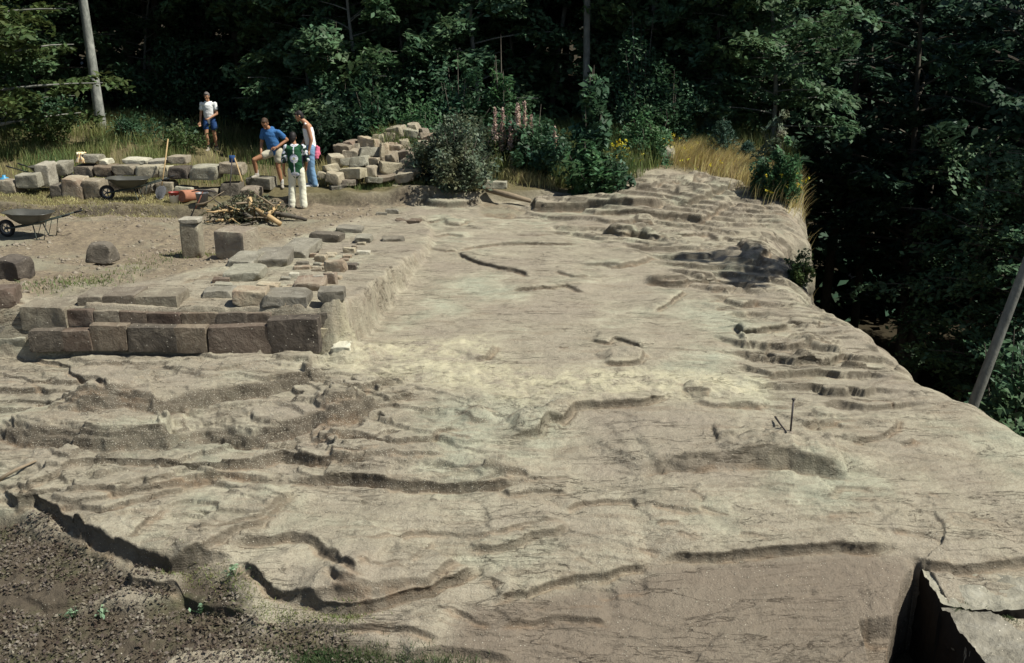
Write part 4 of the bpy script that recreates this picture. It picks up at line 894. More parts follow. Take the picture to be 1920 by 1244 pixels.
# ------------------------------------------------------------------ people: capsule bodies fused into one surface
def capsule(bm, p0, p1, r0, r1, seg=14, fl=1.0, fdir=(0, 1, 0)):
    p0, p1 = Vector(p0), Vector(p1); d = (p1-p0); L = d.length; d = d/L if L > 1e-6 else Vector((0, 0, 1))
    f = Vector(fdir); f = (f-d*f.dot(d)); f = f.normalized() if f.length > 1e-3 else d.orthogonal().normalized(); a = d.cross(f).normalized(); rings = []
    prof = [(-r0*math.cos(k), r0*math.sin(k)) for k in np.linspace(.25, math.pi/2, 4)]+[(L*.35, r0*.65+r1*.35), (L*.7, r0*.3+r1*.7)]+[(L+r1*math.sin(k), r1*math.cos(k)) for k in np.linspace(0, math.pi/2-.25, 4)]
    for z, r in prof: rings.append([bm.verts.new(p0+d*z+(a*math.cos(t)+f*fl*math.sin(t))*r) for t in [2*math.pi*i/seg for i in range(seg)]])
    for A, B in zip(rings[:-1], rings[1:]):
        for i in range(seg): bm.faces.new((A[i], A[(i+1) % seg], B[(i+1) % seg], B[i]))
    bm.faces.new(rings[0][::-1]); bm.faces.new(rings[-1])
def ellip(bm, c, r, rot=None, seg=18, rings=12, shape=None):
    st = len(bm.verts); res = bmesh.ops.create_uvsphere(bm, u_segments=seg, v_segments=rings, radius=1)
    for v in res['verts']:
        q = Vector((v.co.x*r[0], v.co.y*r[1], v.co.z*r[2]))
        if shape: q = shape(q)
        if rot: q = rot @ q
        v.co = q+Vector(c)
def fuse(name, bm, mat, parent, voxel=.008, smooth=4, wrinkle=0):
    bmesh.ops.recalc_face_normals(bm, faces=bm.faces); me = bpy.data.meshes.new(name); bm.to_mesh(me); bm.free()
    o = bpy.data.objects.new(name, me); COL.objects.link(o); r = o.modifiers.new('r', 'REMESH'); r.mode = 'VOXEL'; r.voxel_size = voxel
    s = o.modifiers.new('s', 'SMOOTH'); s.iterations = smooth; s.factor = .6
    dg = bpy.context.evaluated_depsgraph_get(); m2 = bpy.data.meshes.new_from_object(o.evaluated_get(dg)); o.modifiers.clear(); o.data = m2; m2.name = name
    m2.materials.clear(); m2.materials.append(mat); m2.polygons.foreach_set('use_smooth', np.ones(len(m2.polygons), bool))
    if wrinkle:
        V = np.empty(len(m2.vertices)*3, np.float32); m2.vertices.foreach_get('co', V); V = V.reshape(-1, 3); N = np.empty(len(m2.vertices)*3, np.float32); m2.vertices.foreach_get('normal', N); N = N.reshape(-1, 3)
        w_ = fbm(V[:, 0]*7+V[:, 2]*5, V[:, 2]*13+V[:, 1]*6, 1, 3, 800)*wrinkle; V += N*w_[:, None]; m2.vertices.foreach_set('co', V.ravel())
    o.parent = parent; return o
def head(bm_body, c, yaw, pitch, obj_parent, hairmat, hairlen=.0, roll=0):
    """head centre c; yaw 0 = facing -y (the camera)"""
    rot = Matrix.Rotation(yaw, 3, 'Z') @ Matrix.Rotation(pitch, 3, 'X') @ Matrix.Rotation(roll, 3, 'Y'); c = Vector(c)
    def skull(q):
        if q.z < 0: q.x *= 1-.28*(-q.z/.12)**1.3; q.y = q.y*(1-.12*(-q.z/.12))-.012*(-q.z/.12)
        return q
    ellip(bm_body, c, (.074, .094, .118), rot, shape=skull)
    for p, r in (((0, -.098, -.012), (.013, .018, .020)), ((0, -.088, -.062), (.024, .012, .010)), ((0, -.082, -.096), (.024, .02, .018)), ((0, -.086, .028), (.05, .012, .010))): ellip(bm_body, c+rot @ Vector(p), r, rot, 8, 6)
    for s in (-1, 1): ellip(bm_body, c+rot @ Vector((s*.076, .008, -.008)), (.010, .020, .032), rot, 8, 6)
    hb = bmesh.new()
    def hs(q): return q
    ellip(hb, c+rot @ Vector((0, .016, .022)), (.083, .096, .108), rot)
    ellip(hb, c+rot @ Vector((0, .045, -.02-hairlen*.4)), (.072, .062, .085+hairlen), rot)
    ellip(hb, c+rot @ Vector((.02, -.045, .085)), (.055, .045, .035), rot)
    # cut away the face: keep what is behind/above the hairline
    dele = [v for v in hb.verts if (lambda q: q.y < -.035 and q.z < .055)(rot.inverted() @ (v.co-c))]
    for v in dele:
        q = rot.inverted() @ (v.co-c); q.y = -.035+(q.y+.035)*.15; q.x *= .93; v.co = c+rot @ q
    fuse('hair', hb, hairmat, obj_parent, .007, 2, .008)
    for s in (-1, 1):
        e = bmesh.new(); ellip(e, c+rot @ Vector((s*.031, -.087, .006)), (.012, .006, .006), rot, 8, 6); bobj('eye', e, MT['eye'], obj_parent)
    e = bmesh.new(); ellip(e, c+rot @ Vector((0, -.099, -.062)), (.022, .005, .006), rot, 8, 6); bobj('mouth', e, MT['lip'], obj_parent)
def hand(bm, wrist, direc, palmn, thumb, curl=.4):
    w_ = Vector(wrist); d = Vector(direc).normalized(); n = Vector(palmn); n = (n-d*n.dot(d)).normalized(); s = d.cross(n)*(1 if thumb > 0 else -1)
    capsule(bm, w_, w_+d*.075, .026, .030, 10, 1.0); 
    for i, (L, off) in enumerate(((.068, .030), (.078, .011), (.072, -.009), (.056, -.027))):
        b = w_+d*.085+s*off; k = curl*(1+.15*i); m1 = b+(d*math.cos(k*.5)+n*math.sin(k*.5))*L*.45; m2 = m1+(d*math.cos(k*1.3)+n*math.sin(k*1.3))*L*.32; m3 = m2+(d*math.cos(k*2)+n*math.sin(k*2))*L*.23
        for A, B, r in ((b, m1, .0095), (m1, m2, .009), (m2, m3, .008)): capsule(bm, A, B, r, r*.92, 8)
    b = w_+d*.03+s*.028; m1 = b+(d*.7+s*.6+n*.2).normalized()*.04; m2 = m1+(d*.9+s*.15+n*.3).normalized()*.032
    capsule(bm, b, m1, .013, .011, 8); capsule(bm, m1, m2, .011, .009, 8)
def limb(bm, pts, rr, fl=1): 
    for i in range(len(pts)-1): capsule(bm, pts[i], pts[i+1], rr[i], rr[i+1], 14, fl)
def leg_body(bm, hip, knee, ank, toe, bare=True):
    limb(bm, [hip, knee], [.082, .055]); k, a = Vector(knee), Vector(ank); m = k+(a-k)*.33+Vector((0, .012, 0)); limb(bm, [knee, m, ank], [.052, .056, .036])
def shoe(parent, ank, toe, mat, sockm=None, name='shoe'):
    b = bmesh.new(); a = Vector(ank); t = Vector(toe); z0 = t.z; h = Vector((a.x, a.y, z0)); d = (t-h); d.z = 0; d.normalize(); heel = h-d*.05+Vector((0, 0, .035)); ball = h+d*.13+Vector((0, 0, .03))
    capsule(b, heel, ball, .040, .042, 12); capsule(b, ball, h+d*.20+Vector((0, 0, .026)), .042, .032, 12); capsule(b, heel+Vector((0, 0, .03)), h+d*.03+Vector((0, 0, .085)), .04, .038, 12)
    for v in b.verts: v.co.z = max(v.co.z, z0)
    fuse(name, b, mat, parent, .010, 3)
    if sockm: b = bmesh.new(); capsule(b, h+Vector((0, 0, .07)), a+(a-h)*.5+Vector((0, 0, .03)), .043, .045, 12); fuse('sock', b, sockm, parent, .010, 1)
V3 = Vector
# 1. man in the white T-shirt walking down the path
p, t = hit(398, 283); o = empty('person', p); tag(o, 'person in a white T-shirt and blue shorts walking down the grassy path', 'person')
k = 1.0; b = bmesh.new()
LS, RS = V3((.20, .0, 1.40)), V3((-.20, 0, 1.40)); LE, RE = V3((.235, -.03, 1.10)), V3((-.255, .03, 1.10)); LW, RW_ = V3((.06, -.19, .99)), V3((-.275, -.05, .86))
limb(b, [V3((0, .01, 1.42)), V3((-.01, -.02, 1.53))], [.058, .052]); capsule(b, (0, 0, 1.02), (0, 0, 1.32), .125, .145, 16, .75); capsule(b, (-.14, 0, 1.37), (.14, 0, 1.37), .065, .065)
capsule(b, (-.07, 0, .92), (.07, 0, .92), .10, .10)
for S_, E_, W_ in ((LS, LE, LW), (RS, RE, RW_)): limb(b, [S_, E_, W_], [.052, .042, .028])
hand(b, LW, LW-LE, (0, .3, .9), 1, .6); hand(b, RW_, RW_-RE, (.3, -.8, 0), 1, .5)
leg_body(b, V3((-.09, 0, .90)), V3((-.11, -.10, .49)), V3((-.09, -.08, .10)), None); leg_body(b, V3((.09, 0, .90)), V3((.10, .02, .49)), V3((.11, .10, .10)), None)
head(b, (-.015, -.05, 1.62), R(-6), R(14), o, MT['hairgrey']); fuse('body', b, MT['skin'], o, .0075)
b = bmesh.new(); capsule(b, (0, 0, .93), (0, 0, 1.30), .150, .168, 18, .78); capsule(b, (-.14, 0, 1.37), (.14, 0, 1.37), .072, .072, 14); capsule(b, (-.07, 0, 1.42), (.07, 0, 1.42), .065, .065)
for S_, E_ in ((LS, LE), (RS, RE)): limb(b, [S_, S_+(E_-S_)*.5], [.060, .064])
for v in b.verts: v.co.z = min(v.co.z, 1.475)
fuse('t_shirt', b, MT['white'], o, .011, 3, .012)
b = bmesh.new(); capsule(b, (-.06, 0, .92), (.06, 0, .92), .128, .128, 16, .85); capsule(b, (-.09, 0, .90), (-.115, -.04, .70), .105, .100, 16); capsule(b, (.09, 0, .90), (.115, 0, .70), .105, .100, 16); fuse('shorts', b, MT['denimdark'], o, .011, 2, .008)
shoe(o, (-.09, -.08, .10), (-.10, -.30, 0), MT['shoe'], MT['sock']); shoe(o, (.11, .10, .10), (.12, -.10, 0), MT['shoe'], MT['sock'])
# 2. man in the blue T-shirt, one foot up on a block
t2 = 24.1; a = at(524, 347, t2); z0 = gz(a.x, a.y); o = empty('person', (a.x, a.y, z0)); tag(o, 'person in a blue T-shirt and pale shorts with one foot up on a stone block', 'person'); o.scale = (1.0, 1.0, 1.0)
b = bmesh.new(); Hh = .05
RS, LS = V3((-.30, .03, 1.36)), V3((.06, -.04, 1.33)); LE, LW = V3((.235, .06, 1.14)), V3((.02, -.13, .98)); RE, RW_ = V3((-.37, .06, 1.08)), V3((-.36, -.12, .88))
limb(b, [V3((-.13, 0, 1.38)), V3((-.19, -.05, 1.46))], [.06, .054]); capsule(b, (-.06, 0, .98), (-.12, 0, 1.28), .125, .15, 16, .75); capsule(b, (-.24, .02, 1.34), (.0, -.02, 1.32), .068, .068)
capsule(b, (-.12, 0, .90), (.02, 0, .90), .10, .10)
for S_, E_, W_ in ((LS, LE, LW), (RS, RE, RW_)): limb(b, [S_, E_, W_], [.054, .044, .029])
hand(b, LW, V3((-.9, -.2, -.12)), (0, .6, -.6), 1, .5); hand(b, RW_, V3((.1, -.3, -.9)), (.2, .5, 0), -1, .5)
leg_body(b, V3((.02, 0, .88)), V3((.0, -.02, .50)), V3((.06, .02, .10)), None)
leg_body(b, V3((-.14, -.02, .86)), V3((-.52, -.20, .70)), V3((-.50, -.12, .33)), None)
head(b, (-.225, -.10, 1.55), R(-18), R(34), o, MT['hairbrown']); fuse('body', b, MT['skin2'], o, .0075)
b = bmesh.new(); capsule(b, (-.06, 0, .90), (-.12, 0, 1.26), .152, .172, 18, .78); capsule(b, (-.25, .02, 1.345), (.01, -.02, 1.325), .080, .080, 14); capsule(b, (-.17, 0, 1.40), (-.09, 0, 1.40), .066, .066)
for S_, E_ in ((LS, LE), (RS, RE)): limb(b, [S_, S_+(E_-S_)*.58], [.070, .070])
fuse('t_shirt', b, MT['blue'], o, .011, 3, .014)
b = bmesh.new(); capsule(b, (-.11, 0, .88), (.01, 0, .88), .128, .128, 16, .85); capsule(b, (.02, 0, .87), (.015, 0, .68), .108, .104, 16); capsule(b, (-.13, -.02, .86), (-.29, -.09, .79), .108, .10, 16); fuse('shorts', b, MT['beige'], o, .011, 2, .008)
shoe(o, (.06, .02, .10), (.12, -.20, 0), MT['shoe'], MT['sockw']); shoe(o, (-.50, -.12, .36), (-.58, -.34, .265), MT['shoe'], MT['sockw'])
c = V3((a.x-.52, a.y-.16, z0)); stone('foot_block', (c.x+.10, c.y+.10, z0), (.62, .48, .275), MT['lichen'], (0, 0, R(-8)), 'block with a white upper edge under the foot of the person in blue', 'stone block', sink=.01, rough=.05, rnd=.04)
# 3. boy seen from behind in the green patterned shirt
p, t = hit(560, 391, 20); o = empty('person', p); tag(o, 'person seen from behind in a green and white patterned shirt and cream trousers', 'person')
b = bmesh.new(); RS, LS = V3((-.19, 0, 1.40)), V3((.19, 0, 1.40)); RE, RW_ = V3((-.27, -.02, 1.10)), V3((-.30, .05, .86)); LE, LW = V3((.25, .04, 1.12)), V3((.19, .18, .93))
limb(b, [V3((0, 0, 1.42)), V3((-.03, .03, 1.52))], [.058, .052]); capsule(b, (0, 0, 1.0), (0, 0, 1.32), .12, .14, 16, .75); capsule(b, (-.14, 0, 1.37), (.14, 0, 1.37), .06, .06); capsule(b, (-.07, 0, .90), (.07, 0, .90), .10, .10)
for S_, E_, W_ in ((LS, LE, LW), (RS, RE, RW_)): limb(b, [S_, E_, W_], [.05, .041, .028])
hand(b, RW_, V3((0, .1, -1)), (.9, 0, 0), 1, .6); hand(b, LW, V3((-.2, .3, -.9)), (-.9, 0, 0), 1, .5)
leg_body(b, V3((-.09, 0, .88)), V3((-.13, .02, .48)), V3((-.15, -.02, .09)), None); leg_body(b, V3((.09, 0, .88)), V3((.11, .03, .48)), V3((.12, .0, .09)), None)
head(b, (-.045, .06, 1.615), R(180), R(18), o, MT['hairdark'], .02); fuse('body', b, MT['skin2'], o, .0075)
b = bmesh.new(); capsule(b, (0, 0, .86), (0, 0, 1.28), .175, .180, 18, .74); capsule(b, (-.16, 0, 1.36), (.16, 0, 1.36), .082, .082, 14); capsule(b, (-.06, 0, 1.41), (.06, 0, 1.41), .07, .07)
for S_, E_ in ((LS, LE), (RS, RE)): limb(b, [S_, S_+(E_-S_)*.98], [.074, .072])
def mat_shirt():
    m = M('patterned_shirt', .9, .1); P = m.coord(True); s = m.n('ShaderNodeSeparateXYZ'); m.l(P, s.inputs[0]); X, Yc, Zc = s.outputs
    X = m.math('ADD', X, .012)
    def disc(cx, cz, rx, rz):
        a_ = m.math('POWER', m.math('DIVIDE', m.math('SUBTRACT', X, cx), rx), 2); b_ = m.math('POWER', m.math('DIVIDE', m.math('SUBTRACT', Zc, cz), rz), 2); return m.math('LESS_THAN', m.math('ADD', a_, b_), 1)
    ax = m.math('ABSOLUTE', X); line = m.math('LESS_THAN', ax, .012)
    w_ = m.math('MAXIMUM', line, disc(0, 1.155, .095, .100))
    for q in ((0, .80, .10, .055), (0, 1.50, .11, .085)): w_ = m.math('MAXIMUM', w_, disc(*q))
    n = m.noise(P, 8, 1, .4, .6); slv = m.math('MULTIPLY', m.math('GREATER_THAN', ax, .165), m.math('GREATER_THAN', n, .52)); w_ = m.math('MAXIMUM', w_, slv)
    blk = m.math('MULTIPLY', m.math('GREATER_THAN', ax, .165), m.math('LESS_THAN', n, .45))
    base = m.mix(blk, (.022, .080, .038), (.02, .02, .03)); ws = m.mix(m.math('GREATER_THAN', m.noise(P, 30, 2), .52), (.72, .72, .68), (.42, .45, .58)); base = m.mix(w_, base, ws)
    base = m.mix(disc(0, 1.155, .03, .03), base, (.35, .35, .2)); m.col(base); m.bump([(m.noise(P, 6, 3), .01)]); return m.m
fuse('shirt', b, mat_shirt(), o, .011, 3, .014)
b = bmesh.new(); capsule(b, (-.06, 0, .90), (.06, 0, .90), .125, .125, 16, .85); limb(b, [V3((-.09, 0, .88)), V3((-.125, .02, .48)), V3((-.15, 0, .07))], [.104, .084, .088]); limb(b, [V3((.09, 0, .88)), V3((.11, .03, .48)), V3((.12, 0, .07))], [.104, .084, .088]); fuse('trousers', b, MT['cream'], o, .011, 2, .010)
shoe(o, (-.15, -.02, .09), (-.19, .2, 0), MT['shoe']); shoe(o, (.12, 0, .09), (.14, .2, 0), MT['shoe'])
# 4. person in the white vest
t4 = 24.3; a = at(588, 353, t4); z0 = gz(a.x, a.y); o = empty('person', (a.x, a.y, z0)); tag(o, 'tall dark-haired person in a white sleeveless vest and light jeans looking down to the left', 'person')
b = bmesh.new(); RS, LS = V3((-.02, -.17, 1.48)), V3((-.12, .18, 1.48)); RE, RW_ = V3((.05, -.19, 1.16)), V3((-.02, -.19, .90)); LE, LW = V3((-.14, .22, 1.18)), V3((-.26, .12, .98))
limb(b, [V3((-.08, 0, 1.52)), V3((-.19, -.01, 1.62))], [.060, .054]); capsule(b, (0, 0, 1.06), (-.06, 0, 1.40), .125, .145, 16, .8, (1, 0, 0)); limb(b, [V3((-.04, -.13, 1.45)), V3((-.09, .13, 1.45))], [.065, .065]); capsule(b, (.0, -.07, .96), (0, .07, .96), .10, .10)
for S_, E_, W_ in ((LS, LE, LW), (RS, RE, RW_)): limb(b, [S_, E_, W_], [.056, .046, .030])
hand(b, RW_, V3((-.02, 0, -1)), (-.9, 0, 0), -1, .4); hand(b, LW, V3((-.6, 0, -.7)), (-.5, -.2, -.3), 1, .5)
leg_body(b, V3((0, -.09, .94)), V3((-.02, -.10, .51)), V3((.05, -.09, .10)), None); leg_body(b, V3((0, .09, .94)), V3((-.10, .10, .51)), V3((-.08, .14, .10)), None)
head(b, (-.245, -.02, 1.70), R(-80), R(26), o, MT['hairdark'], .012); fuse('body', b, MT['skin'], o, .0075)
b = bmesh.new(); capsule(b, (0, 0, .98), (-.05, 0, 1.34), .145, .16, 18, .82, (1, 0, 0))
for s in (-1, 1): capsule(b, (-.05, s*.06, 1.40), (-.09, s*.085, 1.525), .05, .028, 12)
fuse('vest', b, MT['white'], o, .010, 3, .010)
b = bmesh.new(); capsule(b, (0, -.06, .95), (0, .06, .95), .128, .128, 16, .85, (1, 0, 0)); limb(b, [V3((0, -.09, .93)), V3((-.015, -.10, .51)), V3((.05, -.09, .07))], [.112, .088, .078]); limb(b, [V3((0, .09, .93)), V3((-.10, .10, .51)), V3((-.08, .14, .07))], [.112, .088, .078]); fuse('jeans', b, MT['denim'], o, .011, 2, .012)
shoe(o, (.05, -.09, .10), (-.16, -.14, 0), MT['shoew']); shoe(o, (-.08, .14, .10), (-.29, .10, 0), MT['shoew'])
b = bmesh.new(); capsule(b, (.15, -.04, .98), (.13, -.08, .74), .035, .065, 12, .6); capsule(b, (.19, -.02, .95), (.19, -.05, .80), .03, .04, 10); bag = fuse('cloth_bag', b, MT['pink'], None, .009, 2, .02)
bag.location = o.location; tag(bag, 'pink cloth hanging from the back pocket of the person in the white vest', 'cloth')
# ------------------------------------------------------------------ foliage
def leaves(P, N, size, asp=.55, jit=.35, seed=0):
    r = np.random.default_rng(seed); n = len(P); N = N/np.linalg.norm(N, axis=1, keepdims=True)
    a = r.normal(size=(n, 3)); a -= N*(a*N).sum(1, keepdims=True); a /= np.linalg.norm(a, axis=1, keepdims=True); b = np.cross(N, a)
    s = size*r.uniform(1-jit, 1+jit, (n, 1)); a *= s; b *= s*asp; c = N*s*.18
    V = np.stack([P-a+c*0, P-b*1+c, P+a, P+b*1+c], 1).reshape(-1, 3); return V, np.arange(4*n).reshape(n, 4)
def pads(rs, centers, R_, n, thick=.18, size=.1, tilt=.25, up=1.0, droop=.25):
    """flat sprays of leaves round each centre"""
    k = len(centers); C = np.repeat(centers, n, 0); Rr = np.repeat(R_, n)[:, None]
    th = rs.uniform(0, 2*np.pi, k*n); rr = np.sqrt(rs.random(k*n))
    tl = np.repeat(rs.normal(0, tilt, (k, 2)), n, 0)
    d = np.stack([np.cos(th)*rr, np.sin(th)*rr, np.zeros(k*n)], 1)*Rr
    d[:, 2] = d[:, 0]*tl[:, 0]+d[:, 1]*tl[:, 1]-droop*Rr[:, 0]*rr**2+rs.normal(0, thick, k*n)*Rr[:, 0]
    N = np.stack([-tl[:, 0], -tl[:, 1], np.ones(k*n)*up], 1)+rs.normal(0, .45, (k*n, 3)); N[:, 2] = np.abs(N[:, 2])
    return C+d, N
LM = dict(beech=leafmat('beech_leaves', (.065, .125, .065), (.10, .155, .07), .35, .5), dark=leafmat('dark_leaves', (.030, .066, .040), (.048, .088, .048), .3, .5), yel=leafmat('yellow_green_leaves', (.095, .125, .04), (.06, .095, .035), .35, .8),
 shrub=leafmat('shrub_leaves', (.035, .085, .045), (.065, .120, .055), .3, 1.5), grey=leafmat('bramble_leaves', (.085, .13, .09), (.12, .125, .065), .25, 2), lime=leafmat('fresh_leaves', (.085, .17, .065), (.06, .13, .06), .4, 2),
 pine=leafmat('pine_needles', (.040, .085, .060), (.06, .11, .065), .1, 2), flower=leafmat('yellow_petals', (.65, .50, .03), (.6, .55, .08), .3, 3), fire=leafmat('faded_pink_seed_heads', (.44, .30, .25), (.58, .45, .38), .3, 2),
 ggreen=leafmat('green_grass', (.095, .15, .05), (.21, .215, .075), .3, .9), gdry=leafmat('dry_grass', (.46, .39, .19), (.28, .26, .11), .3, 1.2), ggold=leafmat('golden_grass', (.72, .60, .30), (.52, .42, .18), .3, 1.5),
 mould=leafmat('dead_leaves', (.075, .055, .037), (.16, .135, .105), .1, 3), brush=leafmat('wilted_leaves', (.07, .095, .055), (.14, .12, .07), .2, 4), fresh=leafmat('bright_grass', (.05, .10, .035), (.12, .14, .06), .35, 3))
def mat_bark(name, a, b):
    m = M(name, .9, .15); P = m.coord(True, scale=(1, 1, .5)); n = m.noise(P, 4.5, 6, .75, .5); m.col(m.mix(m.ramp(n, [(.35, 0.0), (.65, 1.0)]), a, b)); m.bump([(n, .02)]); return m.m
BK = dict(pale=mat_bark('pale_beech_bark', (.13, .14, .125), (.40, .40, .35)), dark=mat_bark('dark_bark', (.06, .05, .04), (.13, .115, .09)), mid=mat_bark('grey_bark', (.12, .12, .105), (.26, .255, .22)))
def tree_meshes(seed, H=14, z0=2.0, Rm=3.6, npad=90, nl=110, ls=.13, trunk_r=.2, lean=(0, 0), bend=.4, pad=.8, top=1.0, nb=16):
    """trunk, branches, crown meshes; base at the origin"""
    rs = np.random.default_rng(seed); rd = random.Random(seed)
    def axis(z): k = z/H; return Vector((lean[0]*k+bend*math.sin(k*3.1+seed)*.5, lean[1]*k+bend*math.cos(k*2.3+seed)*.4-bend*.4*math.cos(seed), z))
    bm = bmesh.new(); zs = [-.3]+[H*i/12 for i in range(13)]; tube(bm, [axis(max(z, 0)) if z >= 0 else axis(0)+Vector((0, 0, z)) for z in zs], [trunk_r*1.35]+[trunk_r*(1.12 if i == 0 else 1)*(1-.85*i/12)+.012 for i in range(13)], 12)
    tr = bpy.data.meshes.new('trunk'); bm.to_mesh(tr); bm.free(); tr.polygons.foreach_set('use_smooth', np.ones(len(tr.polygons), bool))
    bm = bmesh.new(); cs = []; rr = []
    for i in range(nb*3):
        k = (i+rd.random())/(nb*3); z = z0+(H-z0)*k**1.1; prof = math.sin(math.pi*min(1, .25+.75*k)**.9)**.7 if k < .97 else .25
        L = Rm*(.35+.65*prof)*rd.uniform(.6, 1.12); az = i*2.4+rd.uniform(-.5, .5); rise = rd.uniform(.05, .45)+k*.4; st = axis(z); pts = [st]
        for j in range(1, 5):
            f = j/4; pts.append(st+Vector((math.cos(az+.3*f)*L*f, math.sin(az+.3*f)*L*f, L*f*rise*(1-.55*f))))
        tube(bm, pts, [trunk_r*.30*(1-k*.6)*(1-.8*j/4)+.006 for j in range(5)], 5)
        m_ = max(2, int(npad/(nb*3)*(.6+L/Rm)))
        for j in range(m_):
            f = rd.uniform(.35, 1.05); q = st+(pts[-1]-st)*f; side = rd.uniform(-.35, .35)*L*f
            cs.append((q.x-math.sin(az)*side, q.y+math.cos(az)*side, q.z+rd.uniform(-.15, .2))); rr.append(pad*rd.uniform(.5, 1.2))
    br = bpy.data.meshes.new('branches'); bm.to_mesh(br); bm.free()
    P, N = pads(rs, np.array(cs), np.array(rr), nl, .12, ls, .3)
    V, Fc = leaves(P, N, ls, .55, .35, seed); return tr, br, npmesh('crown', V, Fc)
def make_tree(name, meshes, bark, leafm, loc, rz, sc, label, cat='tree', group=None):
    o = empty(name, loc, rz); o.scale = (sc, sc, sc); tag(o, label, cat, group)
    for me_, m_, nm in zip(meshes, (bark, bark, leafm), ('trunk', 'branches', 'crown')):
        if me_ is None: continue
        if len(me_.materials) == 0: me_.materials.append(m_)
        c = bpy.data.objects.new(nm, me_); COL.objects.link(c); c.parent = o
    return o
def gfl(x, y):
    if y < 39.5 and abs(x/(y*CP+CZ*SP)) < .63: return gz(x, y)-.02
    return float(base0(np.array([x]), np.array([min(y, 40.)]))[0]-cliff(np.array([x]), np.array([y]))[0])-.05
protoA = tree_meshes(1, 15, 1.2, 4.0, 150, 110, .13, .19); protoB = tree_meshes(2, 17, 3.2, 4.2, 140, 110, .14, .24, bend=.7); protoC = tree_meshes(3, 13, .8, 3.3, 130, 110, .12, .14, bend=.9)
protoD = tree_meshes(4, 22, 8.5, 4.6, 120, 120, .15, .26, bend=.8); protoE = tree_meshes(5, 16, 4.5, 4.0, 120, 110, .14, .17, bend=.6)
deep = [(p_, p_[2].copy()) for p_ in ()]
def tdark(pm):                          # darker-leaved kind of the same habit
    c = pm[2].copy(); return (pm[0].copy(), pm[1].copy(), c)
dB, dD, dE = tdark(protoB), tdark(protoD), tdark(protoE)
# named trees along the edge of the wood: (pixel column, depth, meshes, bark, leaves, scale, turn, label)
edge_trees = [
 (-35, 27.5, protoA, 'mid', 'yel', .80, 0.4, 'yellowish green beech overhanging the block row at the left edge', 0),
 (60, 34.5, protoC, 'dark', 'beech', .95, 2.0, 'dark leafy tree directly left of the pale leaning trunk', 0),
 (188, 31.2, tree_meshes(21, 17, 5.5, 3.8, 100, 100, .13, .145, lean=(.1, 0), bend=.35), 'pale', 'beech', 1.0, 0, 'beech with a bare pale leaning trunk rising from the grassy bank', 0),
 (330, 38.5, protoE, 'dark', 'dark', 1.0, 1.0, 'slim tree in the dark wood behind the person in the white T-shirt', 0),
 (452, 37.5, protoE, 'dark', 'beech', .9, 3.1, 'tree with a single lit spray over the dark gap by the path', 0),
 (560, 37.0, protoB, 'dark', 'beech', 1.0, 5.1, 'broad dark tree behind the three standing people', 0),
 (655, 33.0, protoC, 'dark', 'beech', .95, .9, 'bushy young tree with low boughs left of the thick grey trunk', 0),
 (768, 33.5, tree_meshes(22, 18, 4.6, 4.2, 120, 105, .13, .21, bend=.25), 'mid', 'beech', 1.0, 0, 'tall tree with a thick grey trunk above the rubble heap', 0),
 (865, 36.5, protoA, 'dark', 'beech', .85, 2.7, 'dense tree between the thick grey trunk and the pink seed heads', 0),
 (985, 38.0, protoE, 'dark', 'dark', 1.0, 4.4, 'tree in deep shade behind the pink seed heads', 0),
 (1098, 31.5, tree_meshes(23, 15, 5.0, 3.0, 75, 100, .12, .11, bend=.2), 'mid', 'beech', 1.0, 1.4, 'thin straight-stemmed tree behind the large-leaved sapling', 0),
 (1045, 34.5, tree_meshes(24, 14, 5.6, 3.0, 60, 100, .12, .08, lean=(.9, 0), bend=.6), 'mid', 'beech', 1.0, 0, 'thin crooked tree leaning beside the straight-stemmed one', 0),
 (1218, 33.0, tree_meshes(25, 15, 4.5, 3.4, 85, 105, .12, .12, bend=.4), 'pale', 'beech', 1.0, 2, 'tree with a pale forked stem above the drooping shrub', 0),
 (1315, 32.0, protoC, 'mid', 'beech', 1.0, 3.6, 'light green tree with layered sprays above the young pines', 0),
 (1400, 35.5, protoB, 'dark', 'beech', .9, 1.2, 'broad tree with layered boughs at the top of the cliff corner', 0),
]
for px, t, pm, bk, lf, sc, rz, lb, _ in edge_trees:
    a = at(px, 300, t); pm_ = pm if pm[2].users == 0 or (len(pm[2].materials) and pm[2].materials[0] == LM[lf]) else tdark(pm)
    if pm_ is not pm:
        for q in pm_: q.materials.clear()
    o = make_tree('beech_tree', pm_, BK[bk], LM[lf], (a.x, a.y, gfl(a.x, a.y)), rz, sc, lb)
rt = random.Random(5); cnt = 0; protos = [None, None, None]
for pm in (dB, dD, dE):
    for q in pm: q.materials.clear()
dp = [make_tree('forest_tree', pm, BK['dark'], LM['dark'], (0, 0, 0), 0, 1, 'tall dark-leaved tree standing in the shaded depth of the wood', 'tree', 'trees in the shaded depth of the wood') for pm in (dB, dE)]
used = [False, False]
def place(k, x, y, z, rz, sc, label=None, group=None):
    o = dp[k] if not used[k] else copy_tree(dp[k]); used[k] = True
    o.location = (x, y, z); o.rotation_euler = (0, 0, rz); o.scale = (sc, sc, sc)
    if label: o['label'] = label
    if group: o['group'] = group
    return o
for r_ in range(6):
    y = 39.5+r_*4.2
    for c_ in range(-9, 5):
        x = c_*4.3+(r_ % 2)*2.1+rt.uniform(-1, 1); yy = y+rt.uniform(-1.3, 1.3)
        if x > 10.5: continue
        place(rt.randrange(2), x, yy, gfl(x, yy), rt.uniform(0, 6.28), rt.uniform(.9, 1.25))
